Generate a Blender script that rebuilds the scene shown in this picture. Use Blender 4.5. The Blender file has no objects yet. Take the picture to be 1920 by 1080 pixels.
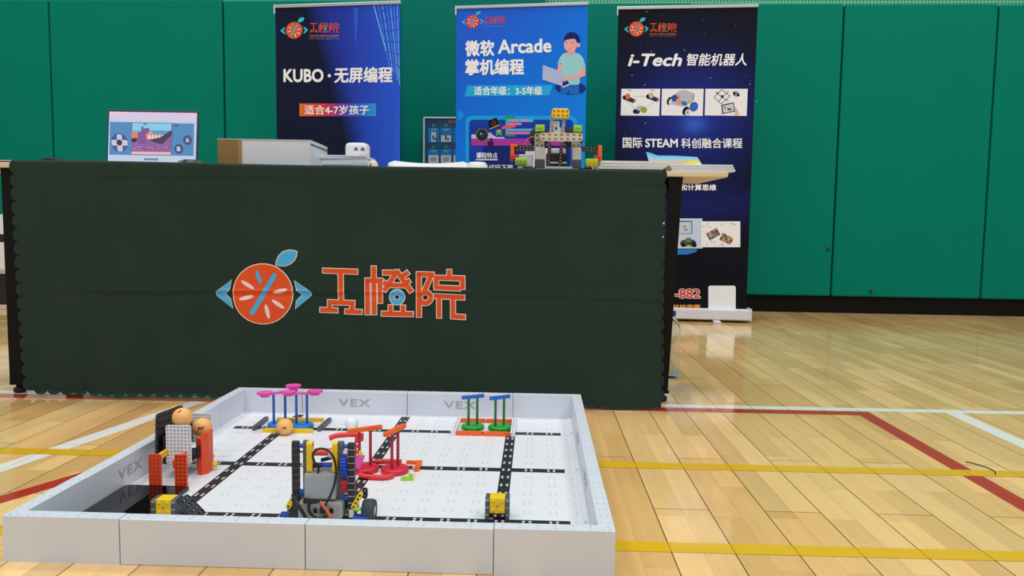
import bpy, bmesh, math, random
from mathutils import Matrix, Vector, Euler
random.seed(7)
S = bpy.context.scene
COL = S.collection
PI = math.pi

# ------------------------------------------------------------------ camera
FPX, PITCH, ROLL, CAMH = 1436.34, 0.08167, 0.01344, 0.56068
_fw = Vector((0, math.cos(PITCH), -math.sin(PITCH)))
_u0 = Vector((0, math.sin(PITCH), math.cos(PITCH)))
_r0 = Vector((1, 0, 0))
_rt = _r0 * math.cos(ROLL) + _u0 * math.sin(ROLL)
_up = -_r0 * math.sin(ROLL) + _u0 * math.cos(ROLL)
CAM = Vector((0, 0, CAMH))
cd = bpy.data.cameras.new('camera')
cam = bpy.data.objects.new('camera', cd)
COL.objects.link(cam)
cd.sensor_width = 36.0
cd.lens = FPX / 1920 * 36
cd.clip_start = 0.05
cd.clip_end = 200
cam.matrix_world = Matrix(((_rt.x, _up.x, -_fw.x, 0), (_rt.y, _up.y, -_fw.y, 0), (_rt.z, _up.z, -_fw.z, CAMH), (0, 0, 0, 1)))
S.camera = cam

# ------------------------------------------------------------------ world, lights, exposure
w = bpy.data.worlds.new('world')
S.world = w
w.use_nodes = True
w.node_tree.nodes['Background'].inputs[0].default_value = (0.88, 0.945, 1.0, 1)
w.node_tree.nodes['Background'].inputs[1].default_value = 0.46
for i, (lx, ly) in enumerate(((-3.2, 0.6), (0.2, 0.6), (3.6, 0.6), (-3.2, 3.6), (0.2, 3.6), (3.6, 3.6), (-2.6, -2.6), (0.4, -2.6), (3.4, -2.6), (-2.6, -5.4), (0.4, -5.4), (3.4, -5.4))):
    ld = bpy.data.lights.new('ceiling_and_fill_light', 'AREA')
    ld.shape = 'RECTANGLE'
    ld.size, ld.size_y = 1.6, 0.9
    ld.energy = 60 if ly > 0 else 52  # rows behind the camera are fill, added to brighten upright faces
    ld.color = (1.0, 0.985, 0.97)
    lo = bpy.data.objects.new('ceiling_and_fill_light', ld)
    lo.location = (lx, ly, 6.5)
    COL.objects.link(lo)
S.view_settings.view_transform = 'Standard'
S.view_settings.look = 'None'
S.view_settings.gamma = 1
S.view_settings.use_curve_mapping = False
S.view_settings.exposure = -0.08

# ------------------------------------------------------------------ materials
def lin(c):
    c = c / 255.0
    return c / 12.92 if c <= 0.04045 else ((c + 0.055) / 1.055) ** 2.4
def rgb(r, g, b):
    return (lin(r), lin(g), lin(b), 1)
class NT:
    def __init__(s, name):
        s.m = bpy.data.materials.new(name)
        s.m.use_nodes = True
        s.t = s.m.node_tree
        s.b = s.t.nodes['Principled BSDF']
    def n(s, typ, **k):
        nd = s.t.nodes.new('ShaderNode' + typ)
        for a, v in k.items():
            setattr(nd, a, v)
        return nd
    def l(s, a, b):
        s.t.links.new(a, b)
    def val(s, sock, v):
        if isinstance(v, bpy.types.NodeSocket):
            s.l(v, sock)
        else:
            sock.default_value = v
    def math(s, op, a, b=0.0):
        nd = s.n('Math', operation=op)
        s.val(nd.inputs[0], a)
        s.val(nd.inputs[1], b)
        return nd.outputs[0]
    def mix(s, f, a, b, typ='MIX'):
        nd = s.n('Mix', data_type='RGBA', blend_type=typ)
        s.val(nd.inputs[0], f)
        s.val(nd.inputs[6], a)
        s.val(nd.inputs[7], b)
        return nd.outputs[2]
    def coords(s, kind='Object'):
        return s.n('TexCoord').outputs[kind]
    def sep(s, v):
        nd = s.n('SeparateXYZ')
        s.l(v, nd.inputs[0])
        return nd.outputs
    def comb(s, x, y, z):
        nd = s.n('CombineXYZ')
        s.val(nd.inputs[0], x); s.val(nd.inputs[1], y); s.val(nd.inputs[2], z)
        return nd.outputs[0]
    def noise(s, vec, scale, detail=3, rough=0.5):
        nd = s.n('TexNoise')
        if vec is not None:
            s.l(vec, nd.inputs['Vector'])
        nd.inputs['Scale'].default_value = scale
        nd.inputs['Detail'].default_value = detail
        nd.inputs['Roughness'].default_value = rough
        return nd.outputs['Fac']
    def ramp(s, f, stops, interp='LINEAR'):
        nd = s.n('ValToRGB')
        nd.color_ramp.interpolation = interp
        e = nd.color_ramp.elements
        while len(e) < len(stops):
            e.new(0.5)
        for i, (p, c) in enumerate(stops):
            e[i].position = p
            e[i].color = c
        s.val(nd.inputs[0], f)
        return nd.outputs[0]
    def bump(s, h, strength=0.2, dist=0.002):
        nd = s.n('Bump')
        nd.inputs['Strength'].default_value = strength
        nd.inputs['Distance'].default_value = dist
        s.l(h, nd.inputs['Height'])
        s.l(nd.outputs[0], s.b.inputs['Normal'])
_mc = {}
def M(name, c, rough=0.5, var=0.06, scale=40, spec=0.5, metal=0.0, bump=0.0):
    """plain procedural material: colour with a little noise in it"""
    if name in _mc:
        return _mc[name]
    t = NT(name)
    col = rgb(*c)
    d = tuple(max(0, x * (1 - var * 2)) for x in col[:3]) + (1,)
    f = t.noise(t.coords(), scale, 3)
    t.l(t.mix(f, d, tuple(min(1, x * (1 + var)) for x in col[:3]) + (1,)), t.b.inputs['Base Color'])
    t.b.inputs['Roughness'].default_value = rough
    t.b.inputs['Specular IOR Level'].default_value = spec
    t.b.inputs['Metallic'].default_value = metal
    if bump:
        t.bump(f, bump)
    _mc[name] = t.m
    return t.m
def MP(c):
    """ink of a print, by colour"""
    return M('ink_%d_%d_%d' % c, c, rough=0.6, var=0.02, scale=15, spec=0.12)
def ME(c, k=0.95):
    """colour on a lit screen"""
    n = 'screen_%d_%d_%d' % c
    if n in _mc:
        return _mc[n]
    t = NT(n)
    t.b.inputs['Base Color'].default_value = (0.01, 0.01, 0.01, 1)
    t.b.inputs['Emission Color'].default_value = rgb(*c)
    t.b.inputs['Emission Strength'].default_value = k
    t.b.inputs['Roughness'].default_value = 0.25
    _mc[n] = t.m
    return t.m

def plank_material(name, tint=None, amount=0.0):
    t = NT(name)
    x, y, z = t.sep(t.coords())
    v = t.comb(y, t.math('SUBTRACT', x, 0.022), 0)
    def brick(row, width, mortar, off, c1, c2, cm):
        b = t.n('TexBrick')
        b.offset = off; b.offset_frequency = 2; b.squash = 1
        t.l(v, b.inputs['Vector'])
        b.inputs['Scale'].default_value = 1
        b.inputs['Mortar Size'].default_value = mortar
        b.inputs['Mortar Smooth'].default_value = 0.2
        b.inputs['Bias'].default_value = 0
        b.inputs['Brick Width'].default_value = width
        b.inputs['Row Height'].default_value = row
        b.inputs['Color1'].default_value = c1
        b.inputs['Color2'].default_value = c2
        b.inputs['Mortar'].default_value = cm
        return b
    b1 = brick(0.11, 0.92, 0.0011, 0.37, rgb(240, 194, 126), rgb(250, 212, 148), rgb(96, 70, 38))
    b2 = brick(0.055, 0.41, 0.0004, 0.43, (0.80, 0.78, 0.74, 1), (1.06, 1.07, 1.08, 1), (0.62, 0.56, 0.48, 1))
    grain = t.noise(t.comb(t.math('MULTIPLY', y, 3.0), t.math('MULTIPLY', x, 60.0), 0), 1.0, 5, 0.6)
    blotch = t.noise(t.comb(t.math('MULTIPLY', y, 1.2), t.math('MULTIPLY', x, 5.0), 0), 1.3, 3)
    c = t.mix(1.0, b1.outputs['Color'], b2.outputs['Color'], 'MULTIPLY')
    c = t.mix(0.5, c, t.ramp(grain, [(0.25, (0.80, 0.77, 0.72, 1)), (0.75, (1.08, 1.07, 1.05, 1))]), 'MULTIPLY')
    c = t.mix(0.6, c, t.ramp(blotch, [(0.3, (0.88, 0.84, 0.78, 1)), (0.7, (1.06, 1.06, 1.06, 1))]), 'MULTIPLY')
    if tint:
        wear = t.noise(t.comb(t.math('MULTIPLY', y, 4.0), t.math('MULTIPLY', x, 30.0), 0), 1.0, 4)
        a = t.math('MULTIPLY', t.math('SUBTRACT', 1.0, t.math('MULTIPLY', b1.outputs['Fac'], 0.55)), amount)
        c = t.mix(a, c, t.mix(t.math('MULTIPLY', wear, 0.25), tint, (tint[0] * 0.7, tint[1] * 0.7, tint[2] * 0.7, 1)))
    t.l(c, t.b.inputs['Base Color'])
    rr = t.math('ADD', 0.05, t.math('MULTIPLY', blotch, 0.07))
    t.l(rr, t.b.inputs['Roughness'])
    t.b.inputs['Specular IOR Level'].default_value = 0.55
    t.bump(t.math('SUBTRACT', 1.0, b1.outputs['Fac']), 0.25, 0.0006)
    return t.m

# ------------------------------------------------------------------ mesh builder
def T(x=0, y=0, z=0):
    return Matrix.Translation((x, y, z))
def RX(a): return Matrix.Rotation(a, 4, 'X')
def RY(a): return Matrix.Rotation(a, 4, 'Y')
def RZ(a): return Matrix.Rotation(a, 4, 'Z')
I4 = Matrix.Identity(4)
class MB:
    def __init__(s):
        s.v = []; s.f = []; s.m = []; s.mats = []; s.sm = []
    def mi(s, mat):
        if mat not in s.mats:
            s.mats.append(mat)
        return s.mats.index(mat)
    def add(s, vs, fs, mat, tf=I4, smooth=False):
        o = len(s.v); k = s.mi(mat)
        s.v += [tuple(tf @ Vector(p)) for p in vs]
        for f in fs:
            s.f.append(tuple(o + i for i in f)); s.m.append(k); s.sm.append(smooth)
        return s
    def box(s, x0, x1, y0, y1, z0, z1, mat, tf=I4, ch=0.0):
        """box with chamfered edges (ch)"""
        if ch <= 0:
            vs = [(x, y, z) for x in (x0, x1) for y in (y0, y1) for z in (z0, z1)]
            return s.add(vs, [(0, 1, 3, 2), (4, 6, 7, 5), (0, 4, 5, 1), (2, 3, 7, 6), (0, 2, 6, 4), (1, 5, 7, 3)], mat, tf)
        bm = bmesh.new()
        bmesh.ops.create_cube(bm, size=1)
        for v in bm.verts:
            v.co = Vector(((x0 + x1) / 2 + v.co.x * (x1 - x0), (y0 + y1) / 2 + v.co.y * (y1 - y0), (z0 + z1) / 2 + v.co.z * (z1 - z0)))
        bmesh.ops.bevel(bm, geom=list(bm.edges) + list(bm.verts), offset=ch, segments=2, affect='EDGES', profile=0.5)
        bm.verts.index_update()
        s.add([v.co.copy() for v in bm.verts], [[v.index for v in f.verts] for f in bm.faces], mat, tf)
        bm.free()
        return s
    def prism(s, poly, z0, z1, mat, tf=I4, smooth=False):
        """polygon in xy between z0 and z1"""
        n = len(poly)
        vs = [(x, y, z0) for x, y in poly] + [(x, y, z1) for x, y in poly]
        s.add(vs, [tuple(range(n - 1, -1, -1)), tuple(range(n, 2 * n))], mat, tf)
        s.add(vs, [(i, (i + 1) % n, n + (i + 1) % n, n + i) for i in range(n)], mat, tf, smooth)
        return s
    def lathe(s, prof, mat, tf=I4, seg=24, smooth=True):
        """profile [(r, z)] about z"""
        vs = []; fs = []
        for r, z in prof:
            for i in range(seg):
                a = 2 * PI * i / seg
                vs.append((r * math.cos(a), r * math.sin(a), z))
        for j in range(len(prof) - 1):
            for i in range(seg):
                fs.append((j * seg + i, j * seg + (i + 1) % seg, (j + 1) * seg + (i + 1) % seg, (j + 1) * seg + i))
        s.add(vs, fs, mat, tf, smooth)
        if prof[0][0] > 1e-6:
            s.add(vs[:seg], [tuple(range(seg - 1, -1, -1))], mat, tf)
        if prof[-1][0] > 1e-6:
            s.add(vs[-seg:], [tuple(range(seg))], mat, tf)
        return s
    def cyl(s, p0, p1, r, mat, tf=I4, seg=16, r1=None):
        p0 = Vector(p0); p1 = Vector(p1); d = p1 - p0
        q = Vector((0, 0, 1)).rotation_difference(d.normalized()).to_matrix().to_4x4()
        r1 = r if r1 is None else r1
        c = min(r, r1) * 0.12
        return s.lathe([(r - c, 0), (r, c), (r1, d.length - c), (r1 - c, d.length)], mat, tf @ Matrix.Translation(p0) @ q, seg)
    def tube(s, pts, r, mat, tf=I4, seg=8, per=6):
        P = [Vector(p) for p in pts]
        if len(P) > 2:
            Q = []
            ext = [P[0] * 2 - P[1]] + P + [P[-1] * 2 - P[-2]]
            for i in range(1, len(ext) - 2):
                a, b, c, d = ext[i - 1], ext[i], ext[i + 1], ext[i + 2]
                for k in range(per):
                    t = k / per
                    Q.append(0.5 * ((2 * b) + (c - a) * t + (2 * a - 5 * b + 4 * c - d) * t * t + (3 * b - a - 3 * c + d) * t ** 3))
            Q.append(P[-1]); P = Q
        vs = []; fs = []
        nrm = None
        for i, p in enumerate(P):
            d = (P[min(i + 1, len(P) - 1)] - P[max(i - 1, 0)]).normalized()
            if nrm is None:
                nrm = d.orthogonal().normalized()
            nrm = (nrm - d * nrm.dot(d)).normalized()
            b = d.cross(nrm)
            for k in range(seg):
                a = 2 * PI * k / seg
                vs.append(p + nrm * (r * math.cos(a)) + b * (r * math.sin(a)))
        for i in range(len(P) - 1):
            for k in range(seg):
                fs.append((i * seg + k, i * seg + (k + 1) % seg, (i + 1) * seg + (k + 1) % seg, (i + 1) * seg + k))
        s.add(vs, fs, mat, tf, True)
        s.add(vs[:seg], [tuple(range(seg - 1, -1, -1))], mat, tf)
        s.add(vs[-seg:], [tuple(range(seg))], mat, tf)
        return s
    def sphere(s, r, mat, tf=I4, seg=28, rings=16):
        prof = [(max(1e-5, r * math.sin(PI * j / rings)), -r * math.cos(PI * j / rings)) for j in range(rings + 1)]
        prof[0] = (1e-7, -r); prof[-1] = (1e-7, r)
        return s.lathe(prof, mat, tf, seg)
    def plate(s, nx, ny, p, t, mat, tf=I4, hr=0.28, hole=None):
        """construction plate nx x ny holes (real holes), centred, thickness t along z"""
        h = t / 2
        X = nx * p / 2; Y = ny * p / 2
        rc = p * 0.42
        def rnd(x, y):
            # round the four corners
            cx = X - rc; cy = Y - rc
            if abs(x) > cx and abs(y) > cy:
                sx = 1 if x > 0 else -1; sy = 1 if y > 0 else -1
                dx = abs(x) - cx; dy = abs(y) - cy
                k = max(dx, dy); L = math.hypot(dx, dy)
                f = k / L if L > 0 else 1
                return (sx * (cx + dx * f), sy * (cy + dy * f))
            return (x, y)
        for i in range(nx):
            for j in range(ny):
                cx = -X + (i + 0.5) * p; cy = -Y + (j + 0.5) * p
                o = []; q = []
                for k in range(8):
                    a = k * PI / 4
                    ux = (1, 1, 0, -1, -1, -1, 0, 1)[k] * p / 2; uy = (0, 1, 1, 1, 0, -1, -1, -1)[k] * p / 2
                    o.append(rnd(cx + ux, cy + uy))
                    q.append((cx + p * hr * math.cos(a), cy + p * hr * math.sin(a)))
                vs = [(x, y, h) for x, y in o] + [(x, y, h) for x, y in q] + [(x, y, -h) for x, y in o] + [(x, y, -h) for x, y in q]
                fs = []
                for k in range(8):
                    k2 = (k + 1) % 8
                    fs += [(k, k2, 8 + k2, 8 + k), (16 + k2, 16 + k, 24 + k, 24 + k2), (8 + k, 8 + k2, 24 + k2, 24 + k)]
                    ex = (o[k][0] + o[k2][0]) / 2; ey = (o[k][1] + o[k2][1]) / 2
                    edge = (abs(ex) > X - p * 0.3 and k in (7, 0, 3, 4)) or (abs(ey) > Y - p * 0.3 and k in (1, 2, 5, 6))
                    if edge:
                        fs.append((k2, k, 16 + k, 16 + k2))
                s.add(vs, fs, mat, tf)
                if hole:
                    s.add([(x, y, 0) for x, y in q], [tuple(range(8))], hole, tf)
        return s
    def gear(s, r, teeth, t, mat, tf=I4, depth=0.18):
        poly = []
        for i in range(teeth):
            for f, rr in ((0.0, 1 - depth), (0.25, 1 - depth), (0.4, 1.0), (0.75, 1.0), (0.9, 1 - depth)):
                a = 2 * PI * (i + f) / teeth
                poly.append((r * rr * math.cos(a), r * rr * math.sin(a)))
        return s.prism(poly, -t / 2, t / 2, mat, tf)
    def poly(s, pts3, mat, tf=I4):
        return s.add(pts3, [tuple(range(len(pts3)))], mat, tf)
    def build(s, name, parent=None, mod=None):
        me = bpy.data.meshes.new(name)
        me.from_pydata(s.v, [], s.f)
        for m in s.mats:
            me.materials.append(m)
        for p, k, sm in zip(me.polygons, s.m, s.sm):
            p.material_index = k
            p.use_smooth = sm
        me.update()
        o = bpy.data.objects.new(name, me)
        COL.objects.link(o)
        if parent:
            o.parent = parent
        return o
def thing(name, label, cat, loc=(0, 0, 0), rz=0.0, group=None):
    o = bpy.data.objects.new(name, None)
    o.empty_display_size = 0.05
    COL.objects.link(o)
    o.location = loc
    o.rotation_euler = (0, 0, rz)
    return tag(o, label, cat, group)
def tag(o, label=None, cat=None, group=None):
    if label: o['label'] = label
    if cat: o['category'] = cat
    if group: o['group'] = group
    return o
def structure(o):
    o['kind'] = 'structure'
    return o
def dup(root, loc, rz, label, group=None):
    r = root.copy(); COL.objects.link(r)
    r.location = loc; r.rotation_euler = (0, 0, rz); r['label'] = label
    if group: r['group'] = group
    for ch in list(root.children):
        c = ch.copy(); COL.objects.link(c); c.parent = r
        for g in list(ch.children):
            d = g.copy(); COL.objects.link(d); d.parent = c
    return r

# ------------------------------------------------------------------ prints: lettering and flat shapes on a surface
_tc = {}
def text_geo(s, bold=0.0, shear=0.0, spacing=1.0):
    k = (s, bold, shear, spacing)
    if k in _tc:
        return _tc[k]
    cu = bpy.data.curves.new('lettering', 'FONT')
    cu.body = s
    cu.size = 1
    cu.offset = bold
    cu.shear = shear
    cu.space_character = spacing
    cu.resolution_u = 3
    o = bpy.data.objects.new('lettering', cu)
    COL.objects.link(o)
    dg = bpy.context.evaluated_depsgraph_get()
    me = bpy.data.meshes.new_from_object(o.evaluated_get(dg))
    vs = [(v.co.x, v.co.y) for v in me.vertices]
    fs = [tuple(p.vertices) for p in me.polygons]
    bpy.data.objects.remove(o)
    bpy.data.curves.remove(cu)
    bpy.data.meshes.remove(me)
    xs = [a for a, b in vs]; ys = [b for a, b in vs]
    _tc[k] = (vs, fs, min(xs), max(xs), min(ys), max(ys))
    return _tc[k]
class Print:
    """flat ink shapes; pm maps a 2-D print coordinate and a lift to a 3-D point"""
    def __init__(s, mb, pm):
        s.mb = mb; s.pm = pm
    def poly(s, pts, col, lift=0.0006):
        m = col if isinstance(col, bpy.types.Material) else MP(col)
        s.mb.add([s.pm(x, y, lift) for x, y in pts], [tuple(range(len(pts)))], m)
    def mesh(s, vs, fs, col, lift):
        m = col if isinstance(col, bpy.types.Material) else MP(col)
        s.mb.add([s.pm(x, y, lift) for x, y in vs], fs, m)
    def rect(s, x0, y0, x1, y1, col, lift=0.0006):
        s.poly([(x0, y0), (x1, y0), (x1, y1), (x0, y1)], col, lift)
    def ell(s, cx, cy, rx, ry, col, lift=0.0009, ang=0.0, n=28):
        ca, sa = math.cos(ang), math.sin(ang)
        s.poly([(cx + rx * math.cos(2 * PI * i / n) * ca - ry * math.sin(2 * PI * i / n) * sa,
                 cy + rx * math.cos(2 * PI * i / n) * sa + ry * math.sin(2 * PI * i / n) * ca) for i in range(n)], col, lift)
    def ring(s, cx, cy, r0, r1, col, lift=0.0009, n=28):
        vs = [(cx + r * math.cos(2 * PI * i / n), cy + r * math.sin(2 * PI * i / n)) for r in (r0, r1) for i in range(n)]
        s.mesh(vs, [(i, (i + 1) % n, n + (i + 1) % n, n + i) for i in range(n)], col, lift)
    def line(s, x0, y0, x1, y1, wd, col, lift=0.0009, ext=0.0):
        dx, dy = x1 - x0, y1 - y0
        L = math.hypot(dx, dy) or 1
        ux, uy = dx / L, dy / L
        x0 -= ux * ext; y0 -= uy * ext; x1 += ux * ext; y1 += uy * ext
        nx, ny = -uy * wd / 2, ux * wd / 2
        s.poly([(x0 + nx, y0 + ny), (x1 + nx, y1 + ny), (x1 - nx, y1 - ny), (x0 - nx, y0 - ny)], col, lift)
    def capsule(s, x0, y0, x1, y1, wd, col, lift=0.0012, n=8):
        a0 = math.atan2(y1 - y0, x1 - x0)
        pts = []
        for (cx, cy, st) in ((x1, y1, a0 - PI / 2), (x0, y0, a0 + PI / 2)):
            for i in range(n + 1):
                a = st + PI * i / n
                pts.append((cx + wd / 2 * math.cos(a), cy + wd / 2 * math.sin(a)))
        s.poly(pts, col, lift)
    def rrect(s, x0, y0, x1, y1, r, col, lift=0.0006, n=5):
        pts = []
        for cx, cy, a0 in ((x1 - r, y1 - r, 0), (x0 + r, y1 - r, PI / 2), (x0 + r, y0 + r, PI), (x1 - r, y0 + r, 1.5 * PI)):
            for i in range(n + 1):
                a = a0 + PI / 2 * i / n
                pts.append((cx + r * math.cos(a), cy + r * math.sin(a)))
        s.poly(pts, col, lift)
    def text(s, txt, x0, y0, x1, y1, col, lift=0.0012, bold=0.03, shear=0.0, slope=0.0, spacing=1.0, flip=True):
        """fit the text into the box x0..x1, y0 (top) .. y1 (bottom); print y runs down"""
        vs, fs, a0, a1, b0, b1 = text_geo(txt, 0.0, shear, spacing)
        kx, ky = (x1 - x0) / (a1 - a0 + 2 * bold), (y1 - y0) / (b1 - b0 + 2 * bold)
        dirs = [(0, 0)] + ([(math.cos(i * PI / 4), math.sin(i * PI / 4)) for i in range(8)] if bold > 0 else [])
        for n, (ex, ey) in enumerate(dirs):      # heavier weight: the outline thickened in eight directions
            out = []
            for a, b in vs:
                x = x0 + (a - a0 + bold * (1 + ex)) * kx
                y = y1 - (b - b0 + bold * (1 + ey)) * ky
                out.append((x, y + slope * (x - x0)))
            s.mesh(out, [tuple(reversed(f)) for f in fs], col, lift + 0.00003 * n)

ORANGE = (233, 88, 42); LBLUE = (84, 178, 226); CREAM = (248, 222, 200); PINKW = (252, 214, 214)
def orange_logo(P, ox, oy, k, outline=True, lift=0.0, slope=0.0, orange=ORANGE, blue=LBLUE, seed=PINKW, word=None):
    """the orange-slice mark and its three characters; drawn on a 1920 x 738 sheet"""
    def tx(x, y):
        return ox + (x - 417) * k, oy + (y - 410 - slope * (x - 417)) * k
    tx_ = tx
    def poly(pts, c, l): P.poly([tx_(*p) for p in pts], c, l + lift)
    def ell(cx, cy, rx, ry, c, l, ang=0.0):
        n = 30; ca, sa = math.cos(ang), math.sin(ang)
        poly([(cx + rx * math.cos(2 * PI * i / n) * ca - ry * math.sin(2 * PI * i / n) * sa,
               cy + rx * math.cos(2 * PI * i / n) * sa + ry * math.sin(2 * PI * i / n) * ca) for i in range(n)], c, l)
    L1, L2, L3 = 0.0008, 0.0016, 0.0024
    if outline: ell(417, 410, 210, 213, CREAM, L1)
    ell(417, 410, 203, 206, orange, L2)
    leaf = [(505, 215), (508, 180), (525, 145), (555, 115), (600, 102), (640, 106), (660, 115), (655, 150), (640, 180), (612, 205), (575, 220), (540, 220)]
    def grow(pts, d):
        cx = sum(p[0] for p in pts) / len(pts); cy = sum(p[1] for p in pts) / len(pts)
        return [(cx + (x - cx) * (1 + d / math.hypot(x - cx, y - cy)), cy + (y - cy) * (1 + d / math.hypot(x - cx, y - cy))) for x, y in pts]
    if outline: poly(leaf, CREAM, L1)
    poly(grow(leaf, -7) if outline else leaf, blue, L2)
    for br in ([(200, 313), (180, 385), (147, 408), (188, 440), (208, 510), (95, 427), (88, 408), (93, 392)],
               [(635, 318), (652, 385), (690, 415), (650, 455), (640, 515), (740, 430), (747, 412), (740, 394)]):
        # two convex halves each
        a = [br[0], br[1], br[2], br[6], br[7]]; b = [br[2], br[3], br[4], br[5], br[6]]
        for h in (a, b):
            if outline: poly(grow(h, 6), CREAM, L1)
            poly(h, blue, L2)
    def cap(x0, y0, x1, y1, wd, c, l):
        n = 7; a0 = math.atan2(y1 - y0, x1 - x0); pts = []
        for (cx, cy, st) in ((x1, y1, a0 - PI / 2), (x0, y0, a0 + PI / 2)):
            for i in range(n + 1):
                a = st + PI * i / n
                pts.append((cx + wd / 2 * math.cos(a), cy + wd / 2 * math.sin(a)))
        poly(pts, c, l)
    cap(498, 282, 342, 540, 34, blue, L3)
    for x0, y0, x1, y1, c in ((375, 245, 403, 340, blue), (270, 318, 358, 374, seed), (487, 402, 586, 378, seed), (254, 448, 352, 424, seed), (477, 452, 564, 510, seed), (433, 482, 457, 583, seed)):
        ell((x0 + x1) / 2, (y0 + y1) / 2, math.hypot(x1 - x0, y1 - y0) / 2, 14, c, L3, math.atan2(y1 - y0, x1 - x0))
    if word:        # the characters set apart from the mark: left end, middle height, scale
        wx, wy, wk = word
        def tx(x, y):
            return wx + (x - 808) * wk, wy + (y - 402 - slope * (x - 1314)) * wk
        tx_ = tx
    st = [  # strokes: x0,y0,x1,y1 centre lines, width 31
        (830, 249, 1075, 256), (956, 256, 958, 470), (862, 468, 1055, 472), (877, 470, 877, 522), (808, 522, 935, 524), (1035, 472, 1037, 530), (985, 530, 1105, 534),
        (1187, 218, 1189, 552), (1128, 316, 1248, 318), (1143, 316, 1143, 552), (1230, 318, 1230, 472),
        (1250, 262, 1352, 262), (1352, 250, 1258, 388), (1346, 250, 1448, 396), (1290, 348, 1412, 350), (1372, 300, 1426, 258), (1405, 335, 1436, 316), (1254, 328, 1290, 350),
        (1303, 486, 1303, 540), (1389, 488, 1389, 540), (1240, 545, 1458, 550),
        (1498, 260, 1498, 570), (1484, 273, 1602, 277), (1586, 277, 1533, 396),
        (1709, 242, 1709, 290), (1602, 298, 1815, 302), (1617, 300, 1617, 362), (1801, 302, 1801, 376), (1604, 366, 1785, 372),
        (1602, 426, 1815, 434), (1637, 430, 1637, 577), (1735, 434, 1735, 575), (1722, 564, 1820, 569)]
    for x0, y0, x1, y1 in st:
        dx, dy = x1 - x0, y1 - y0; L = math.hypot(dx, dy); ux, uy = dx / L, dy / L
        for (wd, e, c, l) in ([(43, 6, CREAM, L1)] if outline else []) + [(31, 0, orange, L2)]:
            nx, ny = -uy * wd / 2, ux * wd / 2
            a0, b0, a1, b1 = x0 - ux * e, y0 - uy * e, x1 + ux * e, y1 + uy * e
            poly([(a0 + nx, b0 + ny), (a1 + nx, b1 + ny), (a1 - nx, b1 - ny), (a0 - nx, b0 - ny)], c, l)
    def ring(cx, cy, r0, r1, c, l):
        n = 26
        vs = [tx_(cx + r * math.cos(2 * PI * i / n), cy + r * math.sin(2 * PI * i / n)) for r in (r0, r1) for i in range(n)]
        P.mesh(vs, [(i, (i + 1) % n, n + (i + 1) % n, n + i) for i in range(n)], c, l + lift)
    if outline: ring(1348, 432, 14, 57, CREAM, L1 + 0.0003)
    ring(1348, 432, 19, 51, blue, L2 + 0.0004)
    if outline: ring(1541, 436, 16, 60, CREAM, L1 + 0.0003)
    ring(1541, 436, 22, 54, orange, L2 + 0.0002)

def ray_plane(px, py, P0, n):
    """point of the plane (P0, n) that the photo shows at pixel px, py"""
    d = _fw + _rt * ((px - 960) / FPX) - _up * ((py - 540) / FPX)
    return CAM + d * ((P0 - CAM).dot(n) / d.dot(n))

# ------------------------------------------------------------------ the hall: floor with court lines, back wall, base, pads
FA = math.radians(-1.8)
f = MB()
wood = plank_material('varnished_planks')
redl = plank_material('red_court_paint', rgb(186, 40, 40), 0.96)
whitel = plank_material('white_court_paint', rgb(250, 248, 242), 0.95)
yell = plank_material('yellow_court_paint', rgb(232, 184, 22), 0.95)
f.box(-9, 9, -6, 8, -0.05, 0, wood)
def band(u0, v0, u1, v1, m, z): f.poly([(u0, v0, z), (u1, v0, z), (u1, v1, z), (u0, v1, z)], m)
band(-9, 2.373, 9, 2.416, whitel, 0.0003)
band(-9, 2.319, 0.988, 2.365, redl, 0.0004)
band(0.988, -5, 1.033, 2.365, redl, 0.0004)
band(1.272, -5, 1.323, 2.373, whitel, 0.0003)
band(-9, 1.754, 9, 1.799, yell, 0.0006)
band(-9, 1.293, 0.90, 1.335, yell, 0.0006)
f.poly([(0.862, 1.293, 0.0006), (0.862, -5, 0.0006), (0.905, -5, 0.0006), (0.905, 1.325, 0.0006), (0.895, 1.335, 0.0006)], yell)
f.poly([(-1.211 - 0.16, 1.0, 0.0003), (-1.159 - 0.16, 1.0, 0.0003), (-1.012, 2.373 - 0.02, 0.0003), (-1.064, 2.373 - 0.02, 0.0003)], whitel)
for i in range(12):   # arc of the red line running under the game field
    a = [(-1.30 + 0.047 * k + 0.006 * (k / 12) ** 2, 0.98 + 0.10 * k) for k in (i, i + 1)]
    f.poly([(a[0][0] - 0.012, a[0][1], 0.0004), (a[0][0] + 0.034, a[0][1], 0.0004), (a[1][0] + 0.034, a[1][1], 0.0004), (a[1][0] - 0.012, a[1][1], 0.0004)], redl)
o = structure(f.build('floor')); o.rotation_euler = (0, 0, FA)
tag(o, 'varnished plank sports floor with red, white and yellow court lines')

WP = Vector((1.602, 5.19, 0)); WA = math.radians(-3.2)
wd = Vector((math.cos(WA), math.sin(WA), 0)); wn = Vector((-wd.y, wd.x, 0))
t = NT('perforated_green_board')
x, y, z = t.sep(t.coords())
fx = t.math('SUBTRACT', t.math('FRACT', t.math('MULTIPLY', x, 45.0)), 0.5)
fz = t.math('SUBTRACT', t.math('FRACT', t.math('MULTIPLY', z, 45.0)), 0.5)
dd = t.math('ADD', t.math('MULTIPLY', fx, fx), t.math('MULTIPLY', fz, fz))
t.l(t.mix(t.math('LESS_THAN', dd, 0.05), rgb(98, 190, 150), rgb(20, 80, 60)), t.b.inputs['Base Color'])
t.b.inputs['Roughness'].default_value = 0.6
b = MB().box(-9, 9, 0.07, 0.25, 0, 6.8, t.m)
o = structure(b.build('wall_back')); o.location = WP; o.rotation_euler = (0, 0, WA)
tag(o, 'light green perforated wall above the pads')
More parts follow.
